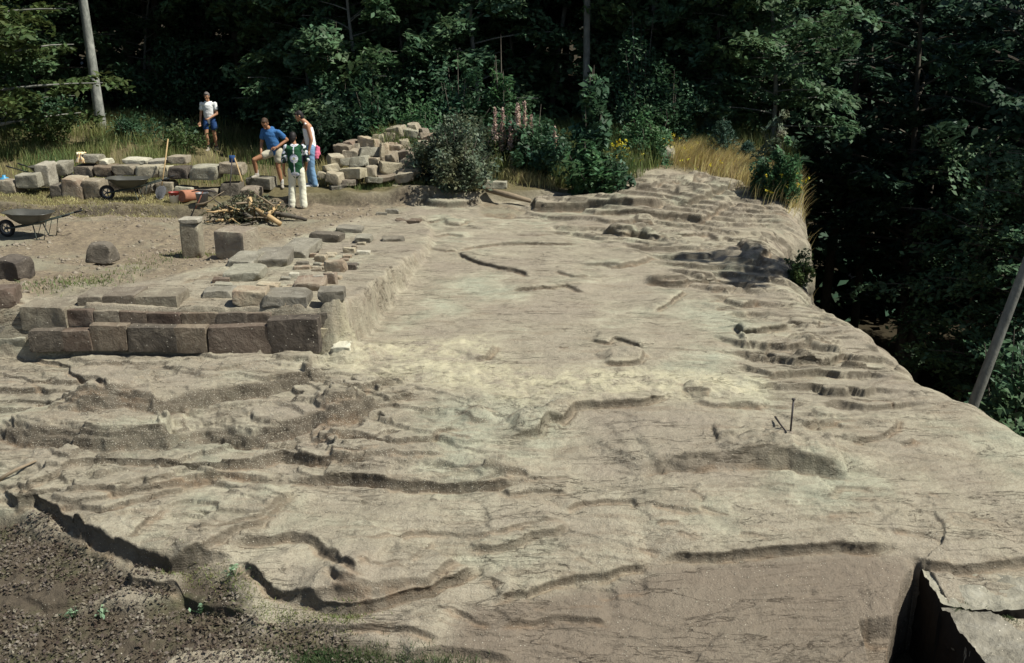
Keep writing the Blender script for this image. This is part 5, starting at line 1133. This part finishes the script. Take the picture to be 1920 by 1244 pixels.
# young beeches filling the front of the wood
ub = tree_meshes(41, 8.5, .5, 2.6, 120, 100, .11, .07, bend=.6, pad=.62, nb=12); uc = tree_meshes(42, 7, .4, 2.3, 105, 100, .10, .06, bend=.8, pad=.55, nb=11)
ul = [(598, 32.0, 'left of the tall dense shrub'), (690, 31.0, 'behind the bushy shrub above the rubble heap'), (735, 35.0, 'in the gap left of the thick grey trunk'), (820, 32.5, 'right of the thick grey trunk'), (905, 31.5, 'behind the pointed sapling'), (960, 34.5, 'above the pink seed heads'), (1150, 33.0, 'between the thin straight stem and the pale forked stem'),
 (1270, 34.0, 'behind the rounded shrub with yellow dots'), (1345, 31.0, 'above the tallest young pine'), (1420, 30.0, 'behind the pale willow-like sapling'), (500, 36.5, 'above the heads of the standing people'), (300, 37.5, 'between the pale leaning trunk and the white T-shirt'), (20, 31.0, 'behind the overhanging beech at the left edge'), (395, 39.5, 'in deep shade above the white T-shirt')]
uu = {}
for i, (px, t, w_) in enumerate(ul):
    a = at(px, 300, t); k = i % 2; lb = 'bushy young beech with low sprays ' + w_
    if k not in uu: o = uu[k] = make_tree('young_beech', (ub, uc)[k], BK['mid'], LM['beech'], (0, 0, 0), 0, 1, lb, 'tree', 'young beeches along the front of the wood')
    else: o = copy_tree(uu[k])
    o.location = (a.x, a.y, gfl(a.x, a.y)); o.rotation_euler = (0, 0, i*1.7); o['label'] = lb; o.scale = [rt.uniform(.85, 1.15)]*3
# the valley wood beyond the cliff, seen from above
vproto = make_tree('valley_tree', dD, BK['dark'], LM['dark'], (0, 0, 0), 0, 1, 'tall dark tree rising from the valley below the cliff', 'tree', 'trees in the valley below the cliff')
vu = False
for r_ in range(10):
    y = 8+r_*4.4
    for c_ in range(0, 7):
        x = 15.2+c_*4.6+(r_ % 2)*2+rt.uniform(-1, 1)+max(0, (16-y))*.15; yy = y+rt.uniform(-1.5, 1.5)
        x += 3.2 if yy < 29 else -1.0
        o = vproto if not vu else copy_tree(vproto); vu = True; o.location = (x, yy, -12.6); o.rotation_euler = (0, 0, rt.uniform(0, 6.28)); o.scale = [rt.uniform(.82, 1.02)]*3
# named trees just beyond the cliff edge
bm_ = tree_meshes(31, 14, 11.2, 1.3, 16, 60, .10, .09, lean=(2.5, 0), bend=.35, pad=.5, nb=4)
a = at(1812, 790, 17.2); make_tree('leaning_tree', bm_, BK['mid'], LM['beech'], (a.x-.10, a.y+.3, -4.2), 0, 1, 'pale bare trunk leaning outward beyond the cliff at the right edge')
for px, t, sc, sd_, lb in ((1640, 27, 1.0, 33, 'tree with one sunlit horizontal spray in the dark beyond the cliff'), (1760, 24, 1.0, 34, 'tree with drooping sunlit leaves left of the leaning trunk')):
    a = at(px, 300, t); make_tree('valley_tree', tree_meshes(sd_, 17, 9.0, 3.0, 46, 100, .10, .12, bend=.5), BK['dark'], LM['beech'], (a.x+3.0, a.y, -13.5), 1.0, sc*.85, lb)
# far-off wood as one mass
rs = np.random.default_rng(77); n = 900; C = np.stack([rs.uniform(-75, 9, n), rs.uniform(66, 76, n), rs.uniform(.5, 24, n)], 1); C2 = np.stack([rs.uniform(42, 75, 600), rs.uniform(5, 70, 600), rs.uniform(-13, 9, 600)], 1)
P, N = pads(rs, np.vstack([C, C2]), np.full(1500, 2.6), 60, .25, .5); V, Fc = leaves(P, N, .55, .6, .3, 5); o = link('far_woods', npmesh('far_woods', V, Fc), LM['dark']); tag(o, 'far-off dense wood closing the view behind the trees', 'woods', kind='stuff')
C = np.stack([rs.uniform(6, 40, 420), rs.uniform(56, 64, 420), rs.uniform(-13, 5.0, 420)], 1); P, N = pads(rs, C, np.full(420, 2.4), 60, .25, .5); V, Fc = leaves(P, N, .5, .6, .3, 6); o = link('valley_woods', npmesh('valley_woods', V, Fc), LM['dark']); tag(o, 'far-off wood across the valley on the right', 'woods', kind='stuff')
# ------------------------------------------------------------------ shrubs
def shrub(name, label, px, py, h, w_, leafm, n=26, nl=70, ls=.05, seed=0, kind='dome', t=None, cat='shrub', stemm='dark', group=None):
    if name == 'shrub': w_ *= 1.2; h *= 1.05; n = int(n*1.25)
    if t is None: p, _ = hit(px, py)
    else: a = at(px, py, t); p = Vector((a.x, a.y, gfl(a.x, a.y)))
    rs = np.random.default_rng(seed); rd = random.Random(seed); o = empty(name, (p.x, p.y, p.z-.03)); tag(o, label, cat, group); bm = bmesh.new(); cs = []; rr = []
    ns = max(5, n//3)
    for i in range(ns):
        az = rd.uniform(0, 6.28); r0 = rd.uniform(0, w_*.5)*(1 if kind == 'dome' else .6); tip = Vector((math.cos(az)*r0, math.sin(az)*r0, h*(1-.45*(r0/(w_*.5))**2)*rd.choice((rd.uniform(.5, .9), rd.uniform(.75, 1.0), rd.uniform(.9, 1.28)))))
        b0 = Vector((math.cos(az)*r0*.25, math.sin(az)*r0*.25, 0)); mid = b0.lerp(tip, .5)+Vector((0, 0, .08*h)); tube(bm, [b0, mid, tip], [.016*h**.5, .011*h**.5, .004], 5)
        for j in range(max(2, n//ns)):
            f = rd.uniform(.18 if kind == 'dome' else .1, 1.0); q = (b0.lerp(mid, f*2) if f < .5 else mid.lerp(tip, f*2-1))+Vector((rd.uniform(-1, 1), rd.uniform(-1, 1), rd.uniform(-.4, .5)))*(.13*w_)
            cs.append(q[:]); rr.append(w_*rd.uniform(.06, .21))
    bobj('stems', bm, BK[stemm], o); P, N = pads(rs, np.array(cs), np.array(rr), nl, .45, ls, .5, 1.0, .2)
    P[:, 2] = np.maximum(P[:, 2], .02); V, Fc = leaves(P, N+rs.normal(0, .3, N.shape), ls, .5, .4, seed); link('foliage', npmesh('foliage', V, Fc), leafm, o); return o
SH = [
 ('shrub', 'leafy blue-green shrub left of the person in the white T-shirt', 335, 235, 2.0, 2.8, 'shrub', 60, 90, .085, 34.0),
 ('shrub', 'low green bush right of the person in the white T-shirt', 430, 240, 1.1, 1.8, 'shrub', 30, 80, .07, 34.5),
 ('shrub', 'small shrub on the skyline of the bank right of the pale trunk', 262, 240, 1.3, 1.6, 'shrub', 26, 70, .07, 34.5),
 ('shrub', 'yellowish weeds at the left foot of the grassy bank', 85, 275, .7, 1.6, 'yel', 26, 70, .05, 29.5),
 ('shrub', 'low green weeds on the middle of the grassy bank', 250, 275, .6, 1.8, 'shrub', 30, 70, .05, 30.0),
 ('shrub', 'yellow-green weeds on the bank left of the trodden path', 330, 270, .6, 1.5, 'yel', 26, 70, .045, 29.0),
 ('shrub', 'dark green nettles left of the person in the white T-shirt', 345, 280, .6, .8, 'shrub', 20, 70, .05, 30.2),
 ('shrub', 'low bush at the foot of the pale leaning trunk', 120, 262, 1.0, 1.4, 'shrub', 24, 70, .06, 31.0),
 ('shrub', 'tall dense shrub right behind the person in the white vest', 640, 250, 3.0, 2.6, 'shrub', 80, 90, .085, 29.8),
 ('shrub', 'rounded dark shrub just above the left end of the rubble heap', 605, 270, 1.7, 1.9, 'dark', 40, 80, .08, 28.5),
 ('shrub', 'bushy green shrub above the middle of the rubble heap', 708, 250, 2.0, 2.2, 'shrub', 60, 90, .075, 28.6),
 ('shrub', 'tall green shrub below the thick grey trunk', 775, 240, 2.9, 2.2, 'shrub', 70, 90, .08, 30.0),
 ('shrub', 'bright green bush behind the right end of the rubble heap', 790, 255, 1.4, 1.6, 'lime', 36, 80, .06, 27.5),
 ('shrub', 'leafy shrub between the thick trunk and the pointed sapling', 860, 245, 2.1, 2.0, 'shrub', 56, 90, .07, 28.3),
 ('sapling', 'slender pointed light green sapling among the pink seed heads', 943, 250, 2.9, 1.2, 'lime', 36, 70, .06, 28.0),
 ('bramble', 'grey-green bramble thicket right of the rubble heap', 862, 352, 1.5, 1.9, 'grey', 90, 90, .05, 24.2),
 ('bramble', 'lower bramble growth against the right side of the rubble heap', 808, 350, 1.1, 1.3, 'grey', 44, 80, .05, 24.6),
 ('bramble', 'pale flowering bramble behind the grey-green thicket', 905, 300, 1.2, 1.6, 'grey', 46, 80, .055, 26.2),
 ('shrub', 'dark green hazel bush behind the tan boulder', 1000, 300, 1.5, 1.9, 'shrub', 56, 90, .075, 26.0),
 ('shrub', 'fern-like bright shrub behind the pink seed heads', 975, 260, 1.4, 1.5, 'lime', 36, 80, .06, 27.0),
 ('sapling', 'large-leaved sapling with hanging fronds at the rock edge', 1105, 345, 2.5, 1.35, 'shrub', 70, 60, .10, 24.6),
 ('shrub', 'bright lower leaves below the hanging fronds', 1110, 352, 1.4, 1.2, 'lime', 40, 50, .09, 24.2),
 ('shrub', 'dark bush right of the hanging fronds above the rock', 1150, 338, .9, .9, 'shrub', 26, 70, .06, 24.2),
 ('shrub', 'tall drooping grey-green shrub below the pale forked stem', 1200, 255, 2.9, 2.3, 'shrub', 80, 100, .055, 29.5),
 ('shrub', 'rounded shrub dotted with yellow left of the young pines', 1260, 262, 1.8, 1.9, 'shrub', 50, 90, .06, 28.2),
 ('shrub', 'low green bush between the drooping shrub and the golden grass', 1215, 272, 1.1, 1.6, 'lime', 36, 80, .055, 26.8),
 ('sapling', 'pale willow-like sapling above the cliff-edge bush', 1447, 305, 1.5, 1.1, 'grey', 34, 55, .055, 25.0),
 ('shrub', 'bright bush with yellow tips hanging over the cliff edge', 1464, 345, 1.1, .85, 'lime', 60, 90, .05, 23.7),
 ('shrub', 'small bush just left of the cliff-edge bush', 1430, 330, .9, .8, 'shrub', 26, 70, .05, 24.0),
]
for i, (nm, lb, px, py, h, w_, lf, n, nl, ls, t) in enumerate(SH):
    shrub(nm, lb, px, py, h, w_, LM[lf], n, nl, ls, 50+i, 'dome' if nm != 'sapling' else 'tall', t, 'bush' if nm == 'shrub' else nm)
a = at(1498, 548, 17.5); o = shrub('shrub', 'small yellowish weed clinging to the cliff edge below the hollow', 1498, 540, .5, .6, LM['yel'], 24, 50, .04, 91, 'dome', 17.6, 'weed')
o.location.z = max(o.location.z, at(1505, 556, 17.6).z)
for i, (px, py, t, h, lb) in enumerate(((1900, 800, 16.0, 3.0, 'dark leafy tree top just over the rock edge in the lower right'), (1880, 700, 20.5, 4.0, 'dark treetop right of the leaning trunk base'))):
    a = at(px, py, t); o = shrub('treetop', lb, px, py, h, 3.2, LM['beech'], 60, 90, .10, 95+i, 'dome', t, 'tree'); o.location = (a.x+.6, a.y, a.z-h*.9)
    tube_bm = bmesh.new(); tube(tube_bm, [(0, 0, .3), (.2, .1, (-12.6-o.location.z)*.5), (0, 0, -12.6-o.location.z)], [.06, .10, .14], 8); bobj('trunk', tube_bm, BK['dark'], o)
# young pines
def pine(label, px, py, t, h, seed):
    a = at(px, py, t); p = Vector((a.x, a.y, gfl(a.x, a.y))); o = empty('young_pine', p); tag(o, label, 'pine tree', 'young pines on the cliff top'); rd = random.Random(seed); rs = np.random.default_rng(seed)
    bm = bmesh.new(); tube(bm, [(0, 0, -.05), (0, 0, h*.5), (0, 0, h)], [.035, .022, .006], 7); Ps = []; Ns = []
    for k in range(7):
        z = h*(.12+.12*k); L = (h-z)*.46+.08
        for j in range(6):
            az = j*1.05+k*.5+rd.uniform(-.2, .2); d = Vector((math.cos(az), math.sin(az), .75)).normalized()*L; st = Vector((0, 0, z)); tube(bm, [st, st+d*.5+Vector((0, 0, -.03)), st+d], [.010, .007, .004], 5)
            f = rs.uniform(.15, 1.08, 70); Ps.append(np.array(st)+np.outer(f, np.array(d))+rs.normal(0, .022, (70, 3))); Ns.append(rs.normal(0, 1, (70, 3)))
    f = rs.uniform(.5, 1.05, 120); Ps.append(np.outer(f, [0, 0, h])+rs.normal(0, .025, (120, 3))); Ns.append(rs.normal(0, 1, (120, 3)))
    bobj('trunk', bm, BK['dark'], o); V, Fc = leaves(np.vstack(Ps), np.vstack(Ns), .055, .14, .2, seed); link('crown', npmesh('crown', V, Fc), LM['pine'], o)
pine('tallest young pine standing in golden grass on the cliff top', 1355, 268, 27.0, 1.3, 1); pine('small young pine right of the tallest one', 1402, 282, 26.4, .75, 2); pine('young pine half hidden left behind the tallest one', 1330, 258, 28.4, 1.0, 3)
# fireweed stalks gone to seed
def fireweed(label, px, py, t, h, seed):
    a = at(px, py, t); o = empty('fireweed', (a.x, a.y, gfl(a.x, a.y))); tag(o, label, 'fireweed', 'faded pink fireweed stalks'); rs = np.random.default_rng(seed)
    tubeobj('stem', [(0, 0, 0), (.02, 0, h*.6), (.05*(seed % 3-1), 0, h)], [.012, .010, .004], MT['wood'], o, 6)
    z = rs.uniform(.5, 1, 300)*h; rr_ = .045*(1.25-z/h); P = np.stack([rs.normal(0, 1, 300)*rr_*1.3+.05*(seed % 3-1)*(z/h), rs.normal(0, 1, 300)*rr_*1.3, z], 1); V, Fc = leaves(P, rs.normal(0, 1, (300, 3)), .032, .5, .4, seed); link('seed_head', npmesh('seed_head', V, Fc), LM['fire'], o)
    z = rs.uniform(.1, .55, 160)*h; P = np.stack([rs.normal(0, .09, 160), rs.normal(0, .09, 160), z], 1); V, Fc = leaves(P, rs.normal(0, 1, (160, 3)), .06, .22, .4, seed+9); link('leaves', npmesh('leaves', V, Fc), LM['yel'], o)
for i, (px, h) in enumerate(((928, 1.5), (937, 1.15), (946, 1.45), (957, 1.2), (966, 1.55), (975, 1.5), (984, 1.6), (992, 1.3), (1043, 1.2))):
    fireweed(['leftmost pink seed stalk of the cluster', 'shorter pink stalk beside the leftmost one', 'third pink seed stalk of the cluster from its left end', 'short pink stalk in the middle of the cluster', 'tall pale stalk just right of the middle of the cluster', 'reddish stalk between the two tallest of the cluster', 'tallest reddish seed stalk of the cluster', 'last pink stalk at the right end of the cluster', 'lone pink stalk standing apart right of the cluster'][i], px, 262, 25.6+.12*(i % 3), h*1.22, 10+i)
def flowers(px, py, t, w_, h, n, label, seed):
    a = at(px, py, t); o = empty('yellow_flowers', (a.x, a.y, gfl(a.x, a.y))); tag(o, label, 'flowers'); rs = np.random.default_rng(seed); P = np.stack([rs.normal(0, w_, n), rs.normal(0, w_*.6, n), rs.uniform(.35, 1, n)*h], 1)
    bm = bmesh.new()
    for q in P: tube(bm, [(q[0]*.7, q[1]*.7, 0), tuple(q)], [.006, .003], 4)
    bobj('stems', bm, LM['ggreen'], o); k = 9; PP = np.repeat(P, k, 0)+rs.normal(0, .02, (n*k, 3)); V, Fc = leaves(PP, rs.normal(0, 1, (n*k, 3)), .024, .7, .3, seed); link('petals', npmesh('petals', V, Fc), LM['flower'], o)
flowers(1162, 262, 26.0, .28, .85, 46, 'yellow flowers left of the drooping shrub', 1); flowers(1240, 262, 27.2, .3, .8, 26, 'scattered yellow flowers in the rounded shrub', 2); flowers(1385, 292, 26, .5, .45, 40, 'yellow flowers behind the golden grass', 3); flowers(1474, 345, 23.6, .25, .8, 40, 'yellow blooms on the cliff-edge bush', 4); flowers(1310, 268, 27.5, .4, .5, 30, 'yellow flowers left of the tallest young pine', 5)
# ------------------------------------------------------------------ grass: blades, one object for each stretch
def GZv(x, y):
    u = x/(y*CP+CZ*SP); fi = np.clip((u-U[0])/(U[1]-U[0]), 0, NC-1.001); fj = np.clip(np.interp(y, rowsY, np.arange(NR)), 0, NR-1.001); i = fi.astype(int); j = fj.astype(int); a_ = fi-i; b_ = fj-j
    return (Z[j, i]*(1-a_)+Z[j, i+1]*a_)*(1-b_)+(Z[j+1, i]*(1-a_)+Z[j+1, i+1]*a_)*b_
def grass(name, x, y, h, w_, mat, label, seed, lean=.4, wind=(0, 0)):
    rs = np.random.default_rng(seed); n = len(x); z = GZv(x, y)-.01; az = rs.uniform(0, 2*np.pi, n); hh = h*rs.uniform(.5, 1.25, n); l = rs.uniform(.1, 1, n)*lean*hh
    dx = np.cos(az)*l+wind[0]*hh; dy = np.sin(az)*l+wind[1]*hh; wa = rs.uniform(0, 2*np.pi, n); wx_ = np.cos(wa)*w_; wy_ = np.sin(wa)*w_
    p0 = np.stack([x-wx_, y-wy_, z], 1); p1 = np.stack([x+wx_, y+wy_, z], 1); p2 = np.stack([x+dx*.4+wx_*.7, y+dy*.4+wy_*.7, z+hh*.6], 1); p3 = np.stack([x+dx*.4-wx_*.7, y+dy*.4-wy_*.7, z+hh*.6], 1); p4 = np.stack([x+dx, y+dy, z+hh], 1); p5 = p4+np.stack([wx_*.25, wy_*.25, wx_*0], 1)
    V = np.stack([p0, p1, p2, p3, p4, p5], 1).reshape(-1, 3); b = np.arange(n)[:, None]*6; Fc = np.concatenate([b+[0, 1, 2, 3], b+[3, 2, 5, 4]]); o = link(name, npmesh(name, V, Fc), mat); tag(o, label, 'grass', kind='stuff'); return o
rs = np.random.default_rng(5)
def scatter(n, x0, x1, y0, y1, f):
    x = rs.uniform(x0, x1, n); y = rs.uniform(y0, y1, n); k = rs.random(n) < f(x, y); return x[k], y[k]
cl_ = lambda x, y: S(-.15, .25, fbm(x, y, 1.1, 3, 900)+.1)
px_path = lambda y: -9.15+(30.6-y)*.62     # the trodden path bends down to the people
path = lambda x, y: 1-.93*np.exp(-((x-px_path(y))/1.0)**2)*(y < 33)
x, y = scatter(60000, -19.5, -4.8, 24.6, 37, lambda x, y: cl_(x, y)*path(x, y)*S(24.5, 26, y)*(1-S(-6.2, -5.2, x-(y-24)*-.25))); grass('grass_bank', x, y, .38, .008, LM['ggreen'], 'long green grass covering the bank behind the block row', 1, .5)
x, y = scatter(46000, -19, -2.5, 24.4, 36, lambda x, y: (.25+.75*cl_(x+30, y))*path(x, y)*(.25+.75*S(-9.5, -8, x))*(1-S(-4.2, -3.0, x))); grass('dry_grass', x, y, .34, .006, LM['gdry'], 'dry straw-coloured grass beside the path and behind the standing people', 2, .5)
x, y = scatter(16000, -13.5, -7.3, 21.3, 23.6, lambda x, y: cl_(x*1.5, y*2)*.8+.1); grass('dry_turf', x, y, .07, .006, LM['gdry'], 'short dry turf along the foot of the block row', 3, 1.2)
x, y = scatter(52000, -3.5, 8.5, 25.2, 33, lambda x, y: (.3+.7*cl_(x, y+40))*S(25.1, 25.6, y-.25*np.clip(x-3, 0, 2)-1.9*S(3.2, 4.5, x))*(1-S(7.6, 8.4, x))); grass('undergrowth_grass', x, y, .62, .009, LM['ggreen'], 'green weeds and grass between the shrubs', 4, .5)
def edge_line(pts, n, sp, seed):
    P = unproj(pts, base1); rs_ = np.random.default_rng(seed); i = rs_.integers(0, len(P)-1, n); f = rs_.random(n)[:, None]; Q = P[i]*(1-f)+P[i+1]*f+rs_.normal(0, 1, (n, 2))*sp; return Q[:, 0], Q[:, 1]
x, y = edge_line([(1270, 300), (1310, 305), (1360, 312), (1400, 335), (1440, 352), (1462, 362)], 17000, (.30, .55), 7); y = y+.5; grass('golden_grass', x, y, .50, .008, LM['ggold'], 'golden dry grass bent over the back edge of the rock', 6, .5, (.35, -.2))
x, y = edge_line([(1160, 300), (1180, 275), (1230, 268), (1280, 285)], 2600, (.25, .3), 8); y = y+.3; grass('pale_grass', x, y, .3, .006, LM['ggold'], 'pale dry grass round the grey layered rock step', 8, .6)
x, y = edge_line([(960, 340), (1000, 345), (1060, 335), (1110, 345), (1150, 335)], 5000, (.3, .4), 9); y = y+.45; grass('brown_weeds', x, y, .28, .007, LM['gdry'], 'brownish dry weeds round the tan boulder', 9, .7)
x, y = edge_line([(640, 370), (700, 355), (760, 352), (850, 362), (900, 358)], 1500, (.3, .2), 10); y = y+.3; grass('thin_weeds', x, y, .14, .006, LM['ggreen'], 'thin weeds at the foot of the rubble heap', 10, .8)
x, y = edge_line([(60, 545), (130, 530), (200, 525), (330, 480), (380, 478), (480, 470)], 1500, (.25, .2), 12); grass('sparse_turf', x, y, .06, .006, LM['ggreen'], 'sparse green turf on the soil behind the wall', 12, 1)
x, y = edge_line([(540, 1225), (620, 1215), (700, 1225), (800, 1238), (880, 1244)], 3000, (.14, .07), 13); grass('foreground_grass', x, y-.05, .06, .003, LM['fresh'], 'bright green tufts at the bottom edge of the rock', 13, .9)
x, y = edge_line([(300, 1052), (430, 1075), (520, 1150), (600, 1160), (680, 1150)], 2200, (.08, .07), 14); grass('moss_tufts', x, y-.08, .03, .004, LM['ggreen'], 'mossy green tufts in the hollow below the lower ledge', 14, 1.4)
x, y = edge_line([(1745, 1135), (1800, 1140), (1860, 1140), (1905, 1165)], 700, (.03, .03), 15); grass('crack_weeds', x, y, .035, .003, LM['fresh'], 'small weeds in the crack between the corner slabs', 15, 1.2)
# leaf mould in the near left hollow
n = 60000; P = unproj(LITTER, base1); x = rs.uniform(-5.4, 0, n); y = rs.uniform(5.0, 9.6, n); k = inpoly(x+.15*fbm(x, y, .4, 3, 910), y+.15*fbm(x, y, .4, 3, 911), P) & (fbm(x, y, .5, 3, 912) > -.12-.25*(y < 7.4)); x, y = x[k], y[k]
N = rs.normal(0, .55, (len(x), 3)); N[:, 2] = 1; V, Fc = leaves(np.stack([x, y, GZv(x, y)+rs.uniform(.0, .035, len(x))], 1), N, .0125, .62, .75, 20); V = V.reshape(-1, 4, 3); V[:, 1, 2] += rs.uniform(-.006, .008, len(V)); V[:, 2, 2] += rs.uniform(-.006, .010, len(V)); o = link('leaf_litter', npmesh('leaf_litter', V.reshape(-1, 3), Fc), LM['mould']); tag(o, 'brown dead leaves carpeting the near left hollow', 'leaf litter', kind='stuff')
for i, (px, py, lb) in enumerate(((137, 1160, 'pale green seedling alone in the dead leaves'), (192, 1158, 'spreading pale seedling right of the lone one in the dead leaves'), (380, 1150, 'pale weed at the edge of the dead leaves below the lower ledge'), (440, 905 + 175, 'small green weed under the near ledge'))):
    p, t = hit(px, py); o = empty('seedling', p); tag(o, lb, 'seedling', 'seedlings in the dead leaves'); rs2 = np.random.default_rng(i); m_ = 16; P = np.stack([rs2.normal(0, .04, m_), rs2.normal(0, .03, m_), rs2.uniform(.02, .09, m_)], 1); bm = bmesh.new()
    for q in P: tube(bm, [(0, 0, -.01), tuple(q)], [.002, .0012], 4)
    bobj('stems', bm, LM['lime'], o); V, Fc = leaves(P, rs2.normal(0, .6, (m_, 3))+[0, 0, 1], .026, .45, .3, i); link('leaves', npmesh('leaves', V, Fc), leafmat('seedling_leaves', (.20, .30, .18), (.25, .34, .2), .3), o)
# loose gravel
n = 5200; P = unproj([(60, 700), (640, 690), (760, 700), (1060, 760), (980, 900), (520, 900), (60, 860)], base1); x = rs.uniform(P[:, 0].min(), P[:, 0].max(), n); y = rs.uniform(P[:, 1].min(), P[:, 1].max(), n); k = inpoly(x, y, P) & (rs.random(n) < S(-.1, .3, fbm(x, y, .5, 3, 920))); x, y = x[k], y[k]
x2 = rs.uniform(-2.3, 4.5, 900); y2 = rs.uniform(7.2, 19, 900); x = np.concatenate([x, x2]); y = np.concatenate([y, y2]); z = GZv(x, y); s_ = rs.uniform(.003, .010, (len(x), 1, 1))*(1+.06*(y[:, None, None]-9)); oc = np.array([[1, 0, 0], [0, 1, 0], [-1, 0, 0], [0, -1, 0], [0, 0, .8], [0, 0, -.8]])[None]*(1+rs.normal(0, .2, (len(x), 6, 3)))
V = (np.stack([x, y, z+.002], 1)[:, None]+oc*s_).reshape(-1, 3); f8 = np.array([[0, 1, 4], [1, 2, 4], [2, 3, 4], [3, 0, 4], [1, 0, 5], [2, 1, 5], [3, 2, 5], [0, 3, 5]]); Fc = (np.arange(len(x))[:, None, None]*6+f8[None]).reshape(-1, 3); o = link('gravel', npmesh('gravel', V, Fc), MT['limestone']); tag(o, 'small pale quartz pebbles strewn over the rock', 'pebbles', kind='stuff')
# ------------------------------------------------------------------ brush heap with uprooted stump
p, t = hit(470, 415); o = empty('brush_heap', p); tag(o, 'heap of uprooted roots, branches and wilted leaves in front of the block row', 'brush heap'); rd = random.Random(3)
for nm, cnt_, rad_, mt in (('branch', 26, (.012, .028), 'woodgrey'), ('root', 20, (.02, .05), 'wood')):
    for i in range(cnt_):
        az = rd.uniform(0, 6.28); L = rd.uniform(.35, 1.15 if nm == 'root' else .9); c = Vector((rd.uniform(-.75, .55), rd.uniform(-.2, .5), rd.uniform(.05, .42 if nm == 'branch' else .25))); d = Vector((math.cos(az), math.sin(az)*.6, rd.uniform(-.15, .35))).normalized(); pts = [c-d*L*.5]
        for j in range(4): d = (d+Vector((rd.uniform(-.35, .35), rd.uniform(-.35, .35), rd.uniform(-.35, .3)))).normalized(); q = pts[-1]+d*L*.25; q.z = max(q.z, .02); pts.append(q)
        r_ = rd.uniform(*rad_); tubeobj(nm, pts, [r_, r_*.9, r_*.75, r_*.5, r_*.2], MT[mt] if rd.random() < .5 else simple('root_bark%d' % i, (.22, .15, .085), .9) if i < 3 else BK['dark'], o, 6)
tubeobj('stump', [(.05, -.05, .0), (.06, -.08, .25), (.03, -.1, .52)], [.11, .075, .05], MT['wood'], o); tubeobj('log', [(.1, -.1, .30), (.45, -.25, .14), (.72, -.45, .03)], [.05, .06, .05], MT['wood'], o); tubeobj('log', [(.25, .1, .16), (.8, .0, .12), (1.2, -.1, .05)], [.05, .055, .03], BK['dark'], o)
rs = np.random.default_rng(12); P = np.stack([rs.normal(-.1, .34, 3600), rs.normal(.12, .22, 3600), np.abs(rs.normal(.12, .2, 3600))], 1); P[:, 2] = np.minimum(P[:, 2], .62-.5*np.abs(P[:, 0]+.05)); P[:, 2] = np.maximum(P[:, 2], .01); V, Fc = leaves(P, rs.normal(0, 1, P.shape), .035, .45, .4, 30); link('leaves', npmesh('leaves', V, Fc), LM['brush'], o)
